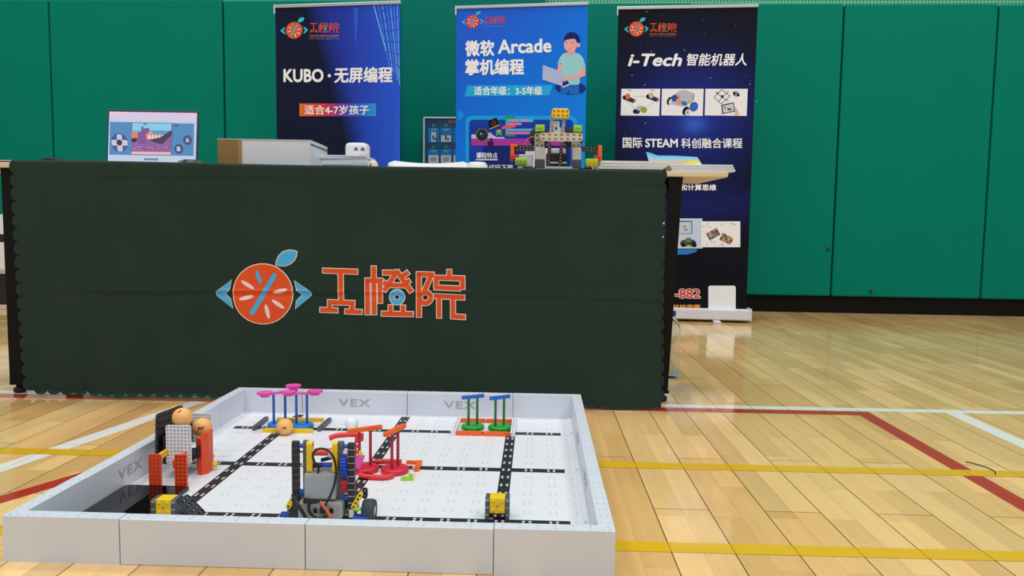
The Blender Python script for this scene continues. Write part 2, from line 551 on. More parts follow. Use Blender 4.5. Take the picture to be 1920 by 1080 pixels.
b = MB().box(-9, 9, -0.005, 0.069, 0, 0.112, M('black_skirting', (18, 16, 16), 0.55, spec=0.15))
o = structure(b.build('baseboard_back')); o.location = WP; o.rotation_euler = (0, 0, WA)
tag(o, 'black skirting under the green wall pads')

vinyl = M('green_vinyl', (0, 128, 108), 0.5, 0.03, 3, 0.08)
dvinyl = M('dark_green_vinyl', (0, 122, 106), 0.5, 0.03, 3, 0.08)
def pad(s0, s1, z1, label, mat=vinyl, y0=-0.045, scuff=None):
    b = MB()
    if scuff:
        for k in range(8):
            L = random.uniform(0.004, 0.020)
            b.box(-L, L, y0 - 0.0006, y0 - 0.0001, -0.0018, 0.0018, M('scuff', (8, 44, 40), 0.7), T(scuff[0] - (s0 + s1) / 2 + random.uniform(-.012, .012), 0, scuff[1] + random.uniform(-.012, .012)) @ RY(random.uniform(0, PI)))
    b.box(-(s1 - s0) / 2 + 0.004, (s1 - s0) / 2 - 0.004, y0, 0.068, 0.115, z1, mat, ch=0.012)
    o = b.build('padded_panel')
    p = WP + wd * ((s0 + s1) / 2)
    o.location = p; o.rotation_euler = (0, 0, WA)
    tag(o, label, 'wall pad', 'green wall pads')
pad(-6.05, -4.83, 2.07, 'green padded wall panel at the far left, left of the laptop')
pad(-4.83, -3.60, 2.07, 'wide green padded wall panel behind the laptop')
pad(-3.60, -2.39, 2.06, 'green padded wall panel behind the navy and blue banner')
pad(-2.39, -1.41, 2.35, 'taller green wall panel between the navy banner and the bright blue banner', dvinyl, -0.02)
pad(-1.41, -0.435, 2.035, 'green padded wall panel just left of the black banner')
pad(-0.435, 0.54, 2.03, 'green wall panel right of the black banner, dark scuff near its seam', scuff=(0.505, 0.43))
pad(0.54, 1.513, 2.025, 'green wall panel between the last two seams on the right, smudged near its foot', scuff=(0.80, 0.15))
pad(1.513, 2.49, 2.02, 'green padded wall panel at the far right edge of the wall')

# ------------------------------------------------------------------ roll-up banners
BH = 1.85
chrome = M('brushed_aluminium', (205, 207, 210), 0.28, 0.04, 60, 0.5, 0.75)
silver = M('silver_plastic', (226, 226, 230), 0.35)
def gradient(name, stops, fn, rough=0.42):
    t = NT(name)
    x, y, z = t.sep(t.coords())
    t.l(t.ramp(fn(t, x, z), stops), t.b.inputs['Base Color'])
    t.b.inputs['Roughness'].default_value = rough
    t.b.inputs['Specular IOR Level'].default_value = 0.12
    return t
def banner(label, TL, TR, sheet_mat, zbase=0.075):
    TL = Vector(TL); TR = Vector(TR)
    d = TR - TL; W = d.length; ang = math.atan2(d.y, d.x)
    mid = (TL + TR) / 2
    root = thing('roll_up_banner', label, 'banner', (mid.x, mid.y, 0), ang, 'roll-up banners against the green wall')
    ux = Vector((math.cos(ang), math.sin(ang), 0)); n = Vector((-ux.y, ux.x, 0))
    P0 = Vector((mid.x, mid.y, 0))
    h = W / 2 - 0.004
    mb = MB()
    mb.box(-h, h, 0, 0.0008, zbase - 0.01, BH - 0.006, sheet_mat)
    def pm(px, py, lift):
        q = ray_plane(px, py, P0, n) - P0
        return (q.dot(ux), -lift, q.z)
    def finish():
        mb.build('graphic_sheet', root)
        r = MB().box(-W / 2, W / 2, -0.008, 0.010, BH - 0.012, BH + 0.008, chrome, ch=0.004)
        r.box(-W / 2 - 0.004, -W / 2 + 0.004, -0.009, 0.011, BH - 0.045, BH + 0.008, silver, ch=0.002)
        r.build('top_rail', root)
        c = MB()
        prof = [(-0.055, 0.022), (-0.05, 0.016), (0.05, 0.016), (0.055, 0.022), (0.055, 0.066), (0.03, 0.080), (-0.03, 0.080), (-0.055, 0.072)]
        c.prism([(a, bb) for a, bb in prof], -W / 2 - 0.012, W / 2 + 0.012, silver, Matrix(((0, 0, 1, 0), (1, 0, 0, 0), (0, 1, 0, 0), (0, 0, 0, 1))))
        c.box(-W / 2 - 0.02, -W / 2 - 0.010, -0.058, 0.058, 0.014, 0.086, silver, ch=0.003)
        c.box(W / 2 + 0.010, W / 2 + 0.02, -0.058, 0.058, 0.014, 0.086, silver, ch=0.003)
        c.build('base_cassette', root)
        for sx in (-0.22, 0.22):
            MB().box(sx - 0.02, sx + 0.02, -0.11, 0.11, 0.0, 0.014, silver, ch=0.004).build('foot', root)
        MB().cyl((0, 0.012, 0.03), (0, 0.012, BH), 0.008, chrome).build('support_pole', root)
    return root, mb, Print(mb, pm), finish

# --- first banner: navy and blue
t = NT('navy_blue_print')
x, y, z = t.sep(t.coords())
edge = t.math('ADD', t.math('MULTIPLY', t.math('SUBTRACT', x, -0.05), 7.0), t.math('MULTIPLY', t.math('SUBTRACT', z, 1.5), 2.2))
side = t.math('MULTIPLY', t.math('SUBTRACT', x, 0.02), 2.4)
c = t.mix(t.n('Clamp').outputs[0], (0, 0, 0, 1), (0, 0, 0, 1))
cl = t.n('Clamp'); t.l(t.math('ADD', edge, 0.3), cl.inputs[0])
cs = t.n('Clamp'); t.l(side, cs.inputs[0])
c = t.mix(cl.outputs[0], rgb(18, 26, 52), t.mix(cs.outputs[0], rgb(38, 56, 168), rgb(46, 98, 236)))
t.l(c, t.b.inputs['Base Color']); t.b.inputs['Roughness'].default_value = 0.5; t.b.inputs['Specular IOR Level'].default_value = 0.12
r1, mb1, P, fin = banner('navy and blue roll-up banner with an orange-to-blue tag, left of the bright blue one', (-1.446, 4.715, 0), (-0.670, 4.592, 0), t.m)
BL = (110, 190, 245)
def slanted(x0, y0, x1, y1, wd, seglen, gap, col, ph=0.0):
    L = math.hypot(x1 - x0, y1 - y0); s = -ph
    while s < L:
        a = max(0, s); b_ = min(L, s + seglen)
        if b_ > a:
            P.line(x0 + (x1 - x0) * a / L, y0 + (y1 - y0) * a / L, x0 + (x1 - x0) * b_ / L, y0 + (y1 - y0) * b_ / L, wd, col, 0.0009)
        s += seglen + gap
for i, (x0, x1, y1) in enumerate(((701, 724, 96), (709, 731, 130), (717, 737, 138), (725, 742, 145), (732, 746, 150), (738, 748, 155), (745, 749.5, 160))):
    slanted(x0, 10, x1, y1, 1.6 if i else 2.2, 15 + i, 2.5 if i else 0.1, (120, 190, 248) if i % 2 == 0 else (84, 150, 238), 4 * i)
P.poly([(663, 14), (672, 14), (667, 95)], (52, 96, 214), 0.0007)
orange_logo(P, 551.8, 57, 0.0775, outline=False, slope=0.035, blue=(64, 200, 236), word=(580, 52, 0.0555))
P.text('YOUTH STEM ACADEMY', 580, 65.5, 636, 70, (225, 120, 96), bold=0.01)
P.text('Science · Technology · Engineering · Math', 580, 71.5, 636, 74, (150, 170, 210), bold=0.0)
P.text('KUBO', 531.5, 129, 607, 154.5, (252, 252, 255), bold=0.035)
P.ell(617.5, 142, 3.1, 3.1, (252, 252, 255))
P.text('无屏编程', 627, 126, 736, 156, (252, 252, 255), bold=0.03, slope=-0.01)
TAG = [(240, 120, 52), (238, 84, 58), (226, 58, 84), (150, 62, 160), (70, 92, 205), (48, 130, 224), (52, 170, 236)]
for i in range(28):
    a = i / 28; k = a * 6; j = int(k); q = k - j
    c = tuple(int(TAG[j][m] * (1 - q) + TAG[min(6, j + 1)][m] * q) for m in range(3))
    P.rect(561.5 + 143.5 * a, 194, 561.5 + 143.5 * (i + 1) / 28, 218, c, 0.0008)
P.text('适合4-7岁孩子', 571, 197, 692, 215, (255, 250, 250), bold=0.02)
for i in range(5):
    P.line(748 - i * 1.2, 170 + 10 * i, 750 - i * 1.5, 310, 0.8, (60, 110, 225), 0.0008)
fin()

# --- second banner: bright blue
def g2(t, x, z):
    return t.math('ADD', t.math('MULTIPLY', x, 0.45), t.math('MULTIPLY', t.math('SUBTRACT', 1.85, z), 0.55))
t = gradient('bright_blue_print', [(0.0, rgb(36, 98, 226)), (0.22, rgb(20, 118, 238)), (0.6, rgb(16, 140, 246)), (0.9, rgb(16, 162, 250))], g2)
r2, mb2, P, fin = banner('bright blue roll-up banner with a drawn boy using a laptop', (-0.356, 4.686, 0), (0.423, 4.562, 0), t.m)
orange_logo(P, 886.3, 40.8, 0.062, outline=False, slope=0.05, blue=(60, 190, 240), orange=(226, 78, 70), word=(906, 38, 0.0405))
P.rect(906, 47.5, 946, 48.4, (90, 140, 220)); P.rect(907, 50.5, 945, 51.3, (70, 130, 216))
WH = (252, 253, 255)
P.text('微软', 872, 76, 927, 106.5, WH, bold=0.035, slope=-0.02)
P.text('Arcade', 933.5, 74.5, 1034, 101.5, WH, bold=0.03, slope=-0.03)
P.text('掌机编程', 872, 111, 983, 141.5, WH, bold=0.035, slope=-0.01)
P.poly([(877, 160), (1037, 159.5), (1030, 179), (871, 181)], (36, 178, 240), 0.0008)
P.text('适合年级：3-5年级', 889, 162, 1017, 178.5, WH, bold=0.025)
# the drawn boy
P.ell(1069.5, 165, 29, 12.5, (22, 50, 140), 0.0008, 0.05)
P.poly([(1051, 155), (1086, 155), (1086, 177), (1051, 175)], (38, 110, 205), 0.0011)
P.poly([(1064.5, 171), (1066.5, 171), (1067, 177.5), (1064, 177.5)], (20, 60, 150), 0.0014)
P.poly([(1061, 99), (1080, 99), (1088, 102), (1094, 110), (1098, 126), (1089, 127), (1087, 156), (1084, 159), (1058, 159), (1053, 134), (1053, 119), (1045, 119.5), (1050, 108), (1055, 101)], (158, 218, 226), 0.0014)
SK = (246, 176, 172)
P.poly([(1065, 92), (1078, 92), (1078, 101), (1072, 104), (1065, 101)], (240, 160, 158), 0.0016)
P.ell(1069.5, 84, 12.2, 14.5, SK, 0.0018); P.ell(1084.5, 84.5, 3.6, 4.5, SK, 0.0017)
P.poly([(1057, 80), (1058.5, 70), (1063, 63), (1071, 60), (1080, 62), (1086, 69), (1088, 77), (1085.5, 81), (1083, 79), (1080, 72.5), (1070, 73), (1061, 75)], (22, 34, 104), 0.0022)
P.line(1061, 80, 1064, 79.5, 0.9, (90, 50, 90), 0.0024); P.line(1071, 80, 1075, 79.5, 0.9, (90, 50, 90), 0.0024)
P.line(1065, 93, 1070, 92.5, 0.8, (190, 90, 100), 0.0024)
P.poly([(1046.5, 120), (1053, 120), (1053, 133), (1045, 134)], SK, 0.0017)
P.poly([(1089, 127), (1098, 127), (1097.5, 142), (1090, 145), (1060, 152), (1054, 151), (1056, 146), (1088, 138)], SK, 0.0018)
P.poly([(1018, 122), (1055, 135), (1055, 162), (1017, 149)], (186, 196, 232), 0.0021)
P.poly([(1055, 162), (1068, 158), (1064, 151), (1055, 155)], (30, 44, 110), 0.0023)
P.poly([(1053, 163), (1056, 165), (1068, 160), (1067, 157)], (200, 206, 238), 0.0024)
# lower picture frame
P.poly([(858, 207), (864, 208), (869, 212), (870.5, 217), (869, 221), (864, 225), (858, 225.5)], (20, 152, 240), 0.0007)
P.rrect(873, 217, 1082, 420, 12, (28, 168, 244), 0.0008)
P.rrect(879.5, 224.5, 1075, 420, 8, (22, 66, 180), 0.0011)
P.rect(886, 234, 1068, 260, (28, 58, 168), 0.0013)
P.poly([(884, 252), (914, 252), (914, 249), (922, 249), (922, 252), (930, 256), (930, 257), (946, 257), (946, 260), (884, 260)], (214, 196, 240), 0.0015)
P.rect(884, 260, 1068, 273, (176, 58, 168), 0.0014)
P.rect(906, 273, 1068, 330, (24, 40, 118), 0.0014)
P.ell(904, 253, 11.5, 12.5, (24, 30, 40), 0.0018)
for i in range(16):
    a = 2 * PI * i / 16
    P.line(904 + 9 * math.cos(a), 253 + 10 * math.sin(a), 904 + 12.5 * math.cos(a), 253 + 13 * math.sin(a), 1.4, (188, 180, 60) if i % 4 else (80, 180, 120), 0.0021)
P.ell(904, 253, 6, 6.5, (40, 62, 80), 0.0021); P.ell(902, 251, 2, 2, (120, 190, 200), 0.0023)
P.poly([(915, 227), (931, 220.5), (937, 235), (919, 243)], (20, 22, 30), 0.0018)
P.line(918, 242, 937, 234, 1.6, (222, 190, 90), 0.002); P.ell(926, 231, 4, 4, (170, 50, 60), 0.002); P.ell(926, 231, 2.6, 2.6, (24, 24, 30), 0.0022)
P.poly([(930, 244), (941, 243), (941, 256), (936, 252), (930, 256)], (64, 170, 110), 0.002); P.ell(935.5, 246, 4, 3, (206, 172, 80), 0.0022)
P.ell(920, 269, 6, 4.5, (40, 34, 84), 0.0019); P.ell(921, 262, 2.5, 3.5, (52, 44, 100), 0.0019)
P.rect(948, 218, 965, 223, (28, 168, 78), 0.002); P.rect(948, 223, 951, 256, (60, 190, 150), 0.002)
P.rect(950, 223, 1000, 229, (70, 196, 232), 0.0019); P.rrect(957, 224, 971, 229, 2, (216, 140, 200), 0.0021); P.rrect(979, 223, 991, 228.5, 2, (216, 140, 200), 0.0021)
P.rect(950, 230, 978, 235, (208, 132, 210), 0.0019); P.poly([(941, 237), (967, 233.5), (967, 238.5), (941, 243)], (236, 92, 110), 0.0021)
P.rect(950, 241, 1000, 246, (96, 180, 236), 0.0019); P.rect(950, 247, 1000, 252, (228, 120, 190), 0.0019); P.rect(948, 253, 966, 256, (40, 160, 110), 0.002)
P.rect(1038, 228, 1049, 252, (224, 226, 236), 0.0019)
P.text('课程特点', 893, 285.5, 933, 297, WH, bold=0.03)
P.rect(892.5, 298.5, 933, 300.5, WH, 0.0018)
P.text('将代码下载', 905, 308, 962, 320, WH, bold=0.03)
P.rrect(985, 278, 1060, 316, 3, (226, 210, 236), 0.0017)
fin()

# --- third banner: black and deep blue
t = NT('night_blue_print')
x, y, z = t.sep(t.coords())
def glow(cx, cz, rx, rz):
    a = t.math('DIVIDE', t.math('SUBTRACT', x, cx), rx); b_ = t.math('DIVIDE', t.math('SUBTRACT', z, cz), rz)
    d2 = t.math('ADD', t.math('MULTIPLY', a, a), t.math('MULTIPLY', b_, b_))
    return t.math('POWER', 2.718, t.math('MULTIPLY', d2, -1.0))
c = t.mix(glow(0.05, 1.22, 0.33, 0.30), rgb(13, 15, 26), rgb(34, 48, 148))
c = t.mix(t.math('MULTIPLY', glow(0.06, 1.17, 0.07, 0.05), 0.7), c, rgb(60, 110, 226))
c = t.mix(t.math('MULTIPLY', glow(0.06, 0.70, 0.5, 0.11), 0.8), c, rgb(26, 36, 110))
t.l(c, t.b.inputs['Base Color']); t.b.inputs['Roughness'].default_value = 0.5; t.b.inputs['Specular IOR Level'].default_value = 0.12
r3, mb3, P, fin = banner('black and deep blue roll-up banner with a row of three white pictures', (0.603, 4.650, 0), (1.407, 4.560, 0), t.m)
orange_logo(P, 1193.3, 54.5, 0.0690, outline=False, slope=0.03, blue=(60, 190, 214), word=(1218, 51.5, 0.0504))
P.text('YOUTH STEM ACADEMY', 1217, 62, 1268, 66.5, (200, 110, 92), bold=0.01)
P.text('Science · Technology · Engineering · Math', 1217, 67.5, 1267, 69.5, (120, 110, 120), bold=0.0)
P.text('i-Tech', 1177, 100.5, 1279, 124.5, WH, bold=0.03, shear=0.25)
P.text('智能机器人', 1287, 100, 1400, 123.5, WH, bold=0.02, shear=0.2)
for x0, x1 in ((1164.5, 1238), (1240.5, 1319.5), (1322, 1402)):
    P.poly([(x0 + 0.6, 166.5), (x1, 166.5), (x1 - 2, 217.5), (x0 - 0.8, 216.5)], (248, 248, 254), 0.0008)
D1 = (44, 52, 92); K = (22, 24, 32)
for cx, cy, c1 in ((1178, 181, (226, 120, 50)), (1222, 179, (206, 196, 150))):
    P.line(cx - 6, cy + 2, cx + 9, cy + 8, 8, D1, 0.0012, 2); P.ell(cx - 7, cy + 2, 3.5, 4, K, 0.0014); P.ell(cx - 1, cy, 4.6, 5.6, c1, 0.0016); P.ell(cx + 11, cy + 8, 3, 2.2, (196, 64, 70), 0.0016, 0.3)
P.line(1190, 181, 1211, 181, 0.8, (190, 196, 210), 0.0012); P.line(1177, 190, 1190, 203, 0.8, (190, 196, 210), 0.0012); P.line(1225, 192, 1211, 204, 0.8, (190, 196, 210), 0.0012)
P.ell(1194, 209, 6, 4.5, D1, 0.0013); P.ell(1200, 203, 7, 5, (196, 200, 206), 0.0015); P.ell(1207, 206, 6, 5.5, (150, 178, 70), 0.0017, 0.3); P.ell(1190, 209, 3, 4, K, 0.0017)
P.text('双驱', 1177, 168, 1184, 170.6, (110, 112, 130), bold=0.0); P.text('单驱', 1220, 168, 1227, 170.6, (110, 112, 130), bold=0.0)
P.poly([(1254, 186), (1272, 171), (1284, 168), (1301, 175), (1300, 190), (1280, 200), (1257, 195)], (190, 200, 214), 0.0012)
P.ell(1265, 184, 8, 6, (44, 80, 170), 0.0015, -0.4); P.ell(1273, 190, 6, 4.5, (240, 160, 140), 0.0017, 0.8); P.ell(1272, 180, 4, 2.5, (232, 166, 70), 0.0017, 0.3); P.ell(1283, 194, 6, 4, (60, 120, 200), 0.0017, 0.4)
P.ell(1255, 189.5, 4.2, 7.5, K, 0.0018, 0.3); P.ell(1257, 191, 3, 5.8, (224, 226, 230), 0.002, 0.3)
P.ell(1301, 200, 7.5, 9, (36, 88, 200), 0.0019, 0.5); P.ell(1302, 200, 5.4, 7, (60, 112, 224), 0.0021, 0.5)
P.ell(1286, 208, 6, 8.5, K, 0.0021, 0.5); P.ell(1289, 210.5, 4.4, 6, (226, 226, 230), 0.0023, 0.5); P.ell(1289, 210.5, 1.3, 1.6, K, 0.0025)
P.rect(1289, 189, 1297, 193.5, (206, 196, 90), 0.0019); P.line(1301, 175, 1300, 188, 1.0, (70, 76, 86), 0.0019)
for a, b_ in (((1339, 182), (1353, 168)), ((1353, 168), (1369, 180)), ((1369, 180), (1352, 195)), ((1352, 195), (1339, 182)), ((1341, 173), (1366, 190)), ((1366, 171), (1347, 190))):
    P.line(a[0], a[1], b_[0], b_[1], 1.1, (106, 90, 108), 0.0014, 0.4)
P.ell(1354, 181, 2.6, 2.6, (50, 50, 60), 0.0017); P.ell(1346, 174, 2, 1.8, (190, 90, 110), 0.0017)
P.ell(1380, 176, 5.5, 5, (150, 152, 150), 0.0015, 0.3); P.ell(1376.5, 175, 2.4, 3, K, 0.0017); P.ell(1384, 178, 2.4, 3, K, 0.0017)
P.poly([(1352, 197), (1375.5, 192), (1378, 209), (1355, 213.5)], K, 0.0017); P.poly([(1354, 198.5), (1374.5, 194), (1376.3, 208), (1356.5, 212)], (214, 220, 232), 0.0019)
P.rect(1364, 203, 1371, 207, (80, 84, 100), 0.0021); P.rect(1357, 200, 1361, 204, (110, 150, 200), 0.0021)
P.poly([(1378, 199), (1384, 208), (1385, 216), (1378, 216)], (236, 190, 176), 0.0016); P.poly([(1353, 205), (1355, 214), (1352, 216)], (236, 190, 176), 0.0016)
P.text('国际', 1167.5, 258, 1204, 277.5, WH, bold=0.02); P.text('STEAM', 1209.5, 260, 1271, 276.5, WH, bold=0.03); P.text('科创融合课程', 1277, 259, 1392, 278, WH, bold=0.02)
random.seed(3)
for i in range(26):
    sx, sy = random.uniform(1168, 1408), random.uniform(20, 300)
    P.ell(sx, sy, 0.55, 0.55, (150, 170, 220), 0.0007)
for sx, sy in ((1213, 22), (1283, 94), (1221, 96), (1185, 141), (1209, 159), (1332, 146), (1406, 158), (1210, 231), (1420 - 1, 190)):
    P.ell(sx, sy, 1.0, 1.0, (170, 190, 236), 0.0007)
P.text('维和计算思维', 1262, 345.5, 1343, 357.5, WH, bold=0.03)
P.poly([(1225, 370), (1385, 366), (1400, 384), (1260, 368)], (22, 32, 92), 0.0007)
P.rect(1232, 409.5, 1317, 466, (206, 222, 244), 0.0008)
P.rect(1247, 414, 1298, 438.5, (70, 90, 110), 0.0011); P.rect(1248, 416, 1296.5, 437.5, (196, 218, 236), 0.0014); P.rect(1280, 423, 1287, 427, (236, 150, 70), 0.0017); P.rect(1283, 429, 1289, 432, (130, 120, 200), 0.0017)
P.ell(1284, 456, 9, 6.5, (80, 96, 70), 0.0014); P.ell(1297, 456, 8, 6.5, (52, 62, 92), 0.0015); P.ell(1291, 450, 6, 4.5, (120, 132, 90), 0.0017); P.ell(1281, 459, 4, 4, K, 0.0018); P.ell(1302, 459, 4, 4.5, K, 0.0018); P.ell(1292, 461, 4, 2, (196, 190, 80), 0.0019)
P.poly([(1225, 468), (1307, 467), (1306, 472), (1290, 477), (1240, 478)], (40, 130, 214), 0.001)
P.rect(1315, 415, 1388, 463.5, (250, 249, 252), 0.0011)
random.seed(9)
for cx, cy, an in ((1337, 439, -0.5), (1362, 448, 0.45)):
    ca, sa = math.cos(an), math.sin(an)
    for i in range(5):
        for j in range(4):
            ex, ey = (i - 2) * 4.6, (j - 1.5) * 3.6
            q = [(ex + a * 2.2, ey + b_ * 1.7) for a, b_ in ((-1, -1), (1, -1), (1, 1), (-1, 1))]
            P.poly([(cx + a * ca - b_ * sa, cy + a * sa + b_ * ca) for a, b_ in q], random.choice(((150, 70, 80), (206, 160, 70), (70, 110, 160), (110, 80, 120), (170, 120, 90), (60, 70, 80), (200, 190, 110))), 0.0014)
for i in range(16):
    a = random.uniform(0, PI); cx = random.uniform(1320, 1383); cy = random.choice((random.uniform(418, 426), random.uniform(452, 460)))
    P.line(cx, cy, cx + 3 * math.cos(a), cy + 3 * math.sin(a), 0.9, (84, 84, 92), 0.0014)
P.text('-882', 1263, 540.5, 1314, 560.5, (250, 238, 236), 0.0011, bold=0.075)
P.text('-882', 1265, 541.5, 1312.5, 559.5, (206, 74, 66), 0.0017, bold=0.02)
P.text('程科技竞赛', 1247, 570.5, 1313.5, 581, (232, 150, 62), 0.0014, bold=0.04)
P.rrect(1328, 535.5, 1379.5, 590, 4, (246, 247, 250), 0.0009)
fin()

# ------------------------------------------------------------------ framed notice behind the middle banner
root = thing('notice_board', 'blue notice poster in a thin white frame, half behind the bright blue banner', 'poster', (-0.30, 5.16, 0), WA)
b = MB()
for x0, x1, z0, z1 in ((-0.305, -0.295, 0.02, 1.272), (0.295, 0.305, 0.02, 1.272), (-0.305, 0.305, 1.262, 1.272), (-0.305, 0.305, 0.02, 0.03)):
    b.box(x0, x1, -0.012, 0.008, z0, z1, M('white_frame', (226, 230, 228), 0.4))
b.build('poster_frame', root)
b = MB().box(-0.296, 0.296, -0.002, 0.004, 0.028, 1.264, M('blue_poster_print', (20, 80, 128), 0.4))
P0 = Vector((-0.30, 5.16, 0)); ux = Vector((math.cos(WA), math.sin(WA), 0)); nn = Vector((-ux.y, ux.x, 0))
def pm(px, py, lift):
    q = ray_plane(px, py, P0, nn) - P0
    return (q.dot(ux), -0.002 - lift, q.z)
P = Print(b, pm)
P.text('REWA', 841, 225.5, 863, 230.5, (196, 130, 110), bold=0.02)
for j, y0 in enumerate((240, 280)):
    for i, (x0, x1) in enumerate(((802.5, 823.5), (826, 847), (849.5, 870))):
        P.rect(x0, y0, x1, y0 + 27, (40, 138, 202), 0.0008)
        P.ell(x0 + 10.5, y0 - 4.5, 2.6, 2.4, (70, 176, 120), 0.0009)
        P.rect(x0 + 5, y0 + 1.5, x1 - 4, y0 + 2.6, (150, 206, 236), 0.0011); P.rect(x0 + 6, y0 + 4, x1 - 6, y0 + 5, (150, 206, 236), 0.0011)
        P.rect(x0 + (6 if (i + j) % 2 == 0 and j == 0 else 1), y0 + (8 if j == 0 and i == 0 else 14 if j == 0 else 11), x1 - (6 if i == 0 and j == 0 else 1), y0 + 26, (214, 222, 230), 0.0012)
        if j == 0:
            P.ell(x0 + 10, y0 + 18, 1.6, 5, (70, 72, 84), 0.0015); P.ell(x0 + 14, y0 + 21, 1.4, 3, (70, 72, 84), 0.0015)
        else:
            P.ell(x0 + 10.5, y0 + 18.5, 6, 4, (168, 172, 180), 0.0015)
b.build('poster_sheet', root)

# ------------------------------------------------------------------ table
cream = M('cream_laminate', (226, 208, 172), 0.45, 0.04, 8)
blackm = M('black_powder_coat', (10, 9, 9), 0.5, 0.05, 60, 0.2)
TX0, TX1, TY0, TY1, TZ = -1.80, 0.670, 2.41, 2.79, 0.736
tb = thing('folding_table', 'long narrow cream-topped table with black metal legs under the dark green cloth', 'table', ((TX0 + TX1) / 2, (TY0 + TY1) / 2, 0))
cx, cy = (TX0 + TX1) / 2, (TY0 + TY1) / 2
MB().box(TX0 - cx, TX1 - cx, TY0 - cy, TY1 - cy, TZ - 0.017, TZ, cream, ch=0.003).build('tabletop', tb)
for lx, lean in ((-1.590, 0.0), (0.488, -0.022)):
    for ly in (2.447, 2.752):
        b = MB()
        x, y = lx - cx, ly - cy
        # tapered square leg
        vs = []
        for zz, hw_, dx in ((0.035, 0.0195 if lean == 0 else 0.0165, 0.0), (TZ - 0.05, 0.0205, -lean), (TZ - 0.017, 0.0225, -lean)):
            vs += [(x + dx + a * hw_, y + b_ * 0.02, zz) for a, b_ in ((-1, -1), (1, -1), (1, 1), (-1, 1))]
        fs = [(3, 2, 1, 0), (8, 9, 10, 11)]
        for k in (0, 4):
            fs += [(k + i, k + (i + 1) % 4, k + 4 + (i + 1) % 4, k + 4 + i) for i in range(4)]
        b.add(vs, fs, blackm)
        b.box(x - 0.021, x + 0.021, y - 0.022, y + 0.022, 0.028, 0.038, blackm, ch=0.003)
        leg = b.build('leg', tb)
        MB().lathe([(0.014, 0), (0.019, 0.004), (0.019, 0.014), (0.011, 0.018), (0.011, 0.03)], M('black_rubber', (16, 16, 16), 0.7), T(x, y, 0), 16).build('levelling_foot', leg)
    MB().box(lx - cx - 0.018, lx - cx + 0.018, 2.46 - cy, 2.74 - cy, TZ - 0.06, TZ - 0.018, blackm, ch=0.002).build('leg_crossbar', tb)
MB().box(-1.58 - cx, 0.49 - cx, 2.735 - cy, 2.765 - cy, TZ - 0.052, TZ - 0.0185, blackm).build('back_rail', tb)

# ------------------------------------------------------------------ tablecloth with the printed mark
cloth = NT('dark_green_cotton')
nz = cloth.noise(cloth.coords(), 5, 4)
weave = cloth.noise(cloth.coords(), 900, 2)
cloth.l(cloth.mix(nz, rgb(27, 45, 37), rgb(36, 56, 45)), cloth.b.inputs['Base Color'])
cloth.b.inputs['Roughness'].default_value = 0.85
cloth.b.inputs['Specular IOR Level'].default_value = 0.25
cloth.b.inputs['Sheen Weight'].default_value = 0.08
cloth.bump(weave, 0.25, 0.0006)
CXL, CXR = -1.551, 0.466
def sm(a, b, x):
    x = max(0.0, min(1.0, (x - a) / (b - a)))
    return x * x * (3 - 2 * x)
def cl_top(s):
    return 0.7385 + 0.0055 * (1 - sm(0.38, 0.52, s)) * (0.6 + 0.4 * math.sin(9 * s + 0.6))
def cl_front(x, z):
    """y of the hanging face"""
    s = (x - CXL) / (CXR - CXL)
    d = max(0.0, 0.735 - z) / 0.735
    y = 2.402 - 0.012 * d - (0.070 * s * s + 0.004) * d ** 2.4
    y -= 0.0070 * d ** 0.7 * math.sin(2 * PI * (s * 5.3 + 0.25 + 0.1 * d)) + 0.0045 * d * math.sin(2 * PI * (s * 11.7 + 0.4 * d))
    for sf in (0.095, 0.262, 0.497, 0.735, 0.9):      # ironed-in vertical fold lines
        y -= 0.0032 * math.exp(-((s - sf) / 0.004) ** 2) - 0.0022 * math.exp(-((s - sf - 0.012) / 0.006) ** 2)
    for zf, k in ((0.335, 0.9), (0.565, 0.12), (0.694, 0.45)):
        zl = zf + 0.012 * math.sin(3 * s)
        y -= k * (0.004 * math.exp(-((z - zl) / 0.005) ** 2) - 0.003 * math.exp(-((z - zl + 0.014) / 0.008) ** 2)) * (0.45 + 0.55 * math.sin(4 * s + 0.4) ** 2)
    y -= 0.005 * math.exp(-((s - 0.17 - 0.22 * d) / 0.02) ** 2) * math.exp(-((d - 0.30) / 0.10) ** 2)
    y -= 0.005 * math.exp(-((s - 0.92 + 0.2 * d) / 0.02) ** 2) * math.exp(-((d - 0.82) / 0.12) ** 2)
    y -= 0.004 * math.exp(-((s - 0.42 - 0.1 * d) / 0.015) ** 2) * math.exp(-((d - 0.72) / 0.12) ** 2)
    y -= 0.004 * math.exp(-((s - 0.77 + 0.16 * d) / 0.014) ** 2) * math.exp(-((d - 0.35) / 0.14) ** 2)
    return y
def cl_edge(s, z):
    """x of the cloth at fraction s, the sides splaying a little at the foot"""
    d = (0.735 - z) / 0.735
    return CXL + (CXR - CXL) * s + 0.028 * d * (1 - s) - 0.002 * d * s
CT = root = thing('tablecloth', 'dark green scalloped tablecloth with a large orange-slice logo, hanging to the floor', 'tablecloth', (0, 0, 0))
b = MB()
NX, NZ = 170, 80
rows = []
for k in range(5):          # part lying on the table
    yy = 2.52 - (2.52 - 2.412) * k / 4
    rows.append([(CXL + (CXR - CXL) * i / NX, yy, cl_top(i / NX)) for i in range(NX + 1)])
rows.append([(CXL + (CXR - CXL) * i / NX, 2.404, cl_top(i / NX) - 0.0025) for i in range(NX + 1)])
for k in range(NZ + 1):
    row = []
    for i in range(NX + 1):
        s = i / NX
        z0 = cl_top(s) - 0.008; zb = 0.020 - 0.013 * s
        z = z0 + (zb - z0) * k / NZ
        x = cl_edge(s, z)
        row.append((x, cl_front(x, z), z))
    rows.append(row)
vs = [p for r in rows for p in r]
fs = []
